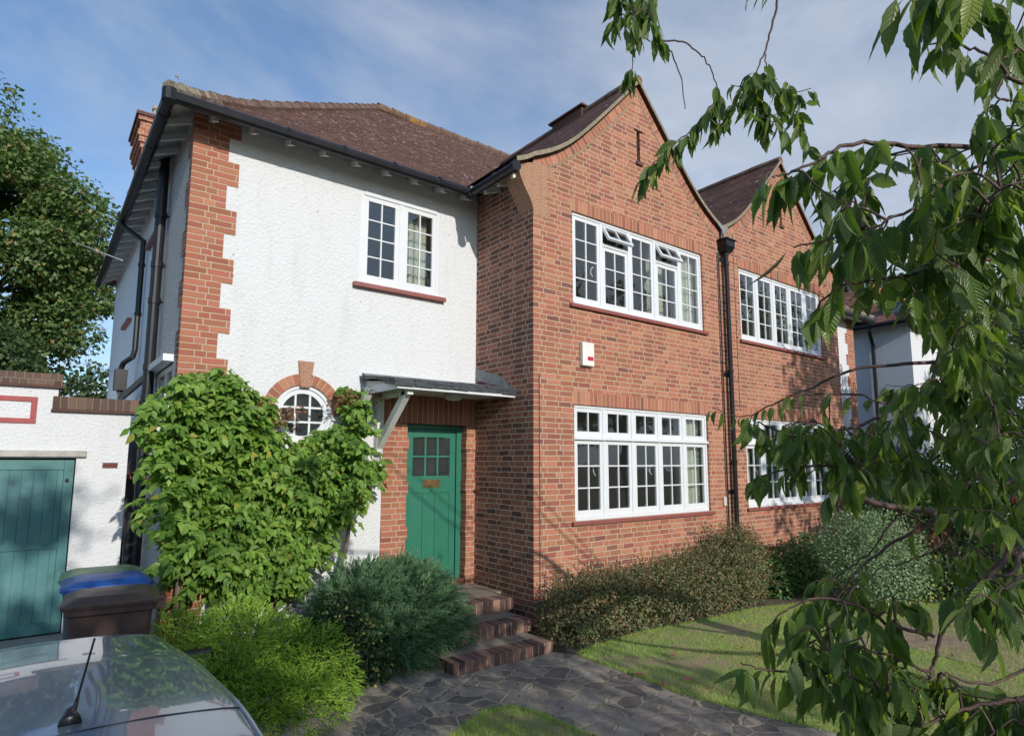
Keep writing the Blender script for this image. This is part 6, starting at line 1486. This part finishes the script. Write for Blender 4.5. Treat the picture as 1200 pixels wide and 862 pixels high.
    # H: dark lower limb with bare twigs
    branch([(J0+np.array([0, 0, -.3]),), (1260, 680, 4.0), (1200, 652, 3.9), (1150, 628, 3.9), (1090, 600, 3.9), (1035, 592, 3.9), (1004, 580, 3.9), (990, 560, 3.9), (985, 520, 3.9)], .036, .012, 0)
    branch([(1235, 540, 2.4), (1180, 565, 2.3), (1130, 590, 2.3), (1085, 614, 2.3), (1040, 640, 2.3), (1005, 668, 2.3), (990, 688, 2.3)], .011, .003, 5, .09, .1)
    branch([(1085, 614, 2.3), (1060, 600, 2.3), (1045, 612, 2.3), (1020, 645, 2.35), (985, 672, 2.4), (960, 690, 2.4)], .005, .002, 0)
    branch([(1130, 590, 2.3), (1100, 640, 2.3), (1060, 660, 2.3), (1030, 665, 2.3), (1010, 690, 2.3)], .004, .0015, 0)
    branch([(1260, 600, 2.0), (1200, 632, 1.95), (1165, 668, 1.9), (1145, 696, 1.9), (1112, 728, 1.9), (1098, 760, 1.9), (1094, 800, 1.9)], .014, .004, 0)
    branch([(1200, 632, 1.95), (1190, 668, 1.6), (1165, 676, 1.6), (1130, 690, 1.6)], .006, .003, 12, .105, .2)
    branch([(1240, 660, 1.6), (1200, 672, 1.55), (1180, 690, 1.5)], .006, .003, 8, .105, .2)
    # J: bottom sprays
    branch([(1094, 780, 1.9), (1080, 822, 1.85), (1040, 815, 1.8), (980, 800, 1.75), (930, 788, 1.72), (890, 783, 1.7), (868, 776, 1.7)], .006, .002, 22, .098, .2)
    branch([(1094, 745, 1.9), (1050, 735, 1.85), (1010, 712, 1.8), (960, 700, 1.8), (925, 712, 1.8), (900, 735, 1.8)], .006, .002, 30, .1, .12)
    branch([(1094, 790, 1.9), (1060, 775, 1.8), (1020, 760, 1.75), (975, 745, 1.75)], .005, .002, 22, .1, .1)
    branch([(1300, 800, 1.7), (1200, 817, 1.6), (1150, 826, 1.6), (1110, 838, 1.6), (1075, 850, 1.6)], .009, .003, 20, .098, .15)
    branch([(1250, 760, 1.9), (1160, 800, 1.8), (1110, 790, 1.8), (1098, 800, 1.8)], .005, .003, 10, .095, .3)
    # upper crown behind and above the viewpoint, which keeps these branches in shade
    hi = []
    for q in ((-1.6, -6.6, 2.95), (-2.1, -6.9, 3.05), (-1.0, -6.3, 2.7), (-.2, -6.6, 2.7), (-2.0, -7.4, 3.2), (-.6, -7.3, 2.9), (-1.3, -7.6, 3.3)):
        P = smoothline([J1, (J1+np.array(q))/2+(0, 0, .25), np.array(q), np.array(q)+nrm(np.array(q)-J1)*.6+(0, 0, -.3)], 6); wood.tube(P, list(np.linspace(.05, .006, len(P))), 7); hi += P[8:]
    hi = np.array(hi)
    # dense fill: (px, py, radius x, radius y, depth range, spurs)
    fills = [(1150, 300, 60, 80, 2.2, 3.0, 20), (1155, 420, 60, 80, 2.4, 3.2, 24), (1130, 540, 80, 60, 2.4, 3.2, 20), (1060, 240, 110, 55, 1.3, 1.75, 21), (1150, 260, 70, 80, 1.3, 1.9, 35), (1130, 210, 75, 40, 1.4, 1.9, 14), (1110, 320, 70, 45, 1.5, 2.2, 18), (1160, 370, 60, 70, 1.6, 2.6, 35), (1110, 480, 70, 45, 1.9, 2.6, 20), (1160, 480, 60, 70, 1.7, 2.7, 35),
             (1000, 520, 90, 40, 1.9, 2.5, 27), (930, 525, 60, 25, 2.1, 2.4, 8), (1090, 560, 100, 40, 1.9, 2.7, 24), (1180, 580, 50, 60, 1.7, 2.6, 16), (1120, 660, 60, 20, 1.8, 2.4, 5), (1175, 700, 40, 26, 1.4, 1.7, 8), (1000, 760, 80, 50, 1.6, 1.9, 21), (1050, 820, 90, 40, 1.6, 1.9, 24), (1150, 835, 60, 25, 1.5, 1.7, 10), (1000, 700, 60, 20, 1.8, 2, 8),
             (1130, 15, 65, 28, 1.15, 1.4, 6), (1185, 110, 25, 70, 1.35, 1.8, 8), (1185, 180, 25, 40, 1.3, 1.6, 5), (745, 12, 40, 22, 2.5, 2.7, 7), (895, 125, 45, 40, 2.5, 2.7, 12), (1000, 290, 40, 20, 1.45, 1.6, 3)]
    for px, py, rx, ry, d0, d1, n in fills:
        for k in range(int(n*1.05)):
            a = rng.uniform(0, 6.28); r = math.sqrt(rng.random()); c = at(px+rx*r*math.cos(a), py+ry*r*math.sin(a)-8, rng.uniform(d0, d1))
            spur(c, rng.uniform(.062, .1), rng.integers(5, 10))
    wood.build('branches', MATS['twig'], o, smooth=True)
    P, D, N, S = map(np.array, (lp, ld, ln, ls))
    scatter('leaves', P, D, N, S, S*rng.uniform(.15, .205, len(P)), 'cherry', LM['cherry'], o, curl=rng.uniform(-.08, .42, len(P)))
    n = 700; q = hi[rng.integers(len(hi), size=n)]+rng.normal(0, .24, (n, 3)); q = q[(q[:, 2] < 1.0-.415*(q[:, 1]-1.0)) & (q[:, 1] < -5.95)|(q[:, 0] > -.6) & (q[:, 1] < -4.7)]
    n = len(q); D = rnd(n)*.6+(0, 0, -1.0); S = rng.uniform(.08, .11, n)
    scatter('upper_crown', q, D, rnd(n)+(0, 0, .5), S, S*.2, 'ovate', LM['cherry'], o, curl=.15)
    return o
cherry()

# aerial cable crossing to the eaves
mb = MB(); a = aty(88, 284, 14); b = atx(143, 305, -3.9); c = a+(a-b)*4; mb.tube([c, a, b], .008, 5); oo = mb.build('overhead_cable', simple('pale_cable', (.6, .6, .6), .5), fix=True)
tag(oo, 'thin pale overhead cable running from the eaves past the big tree', 'cable')
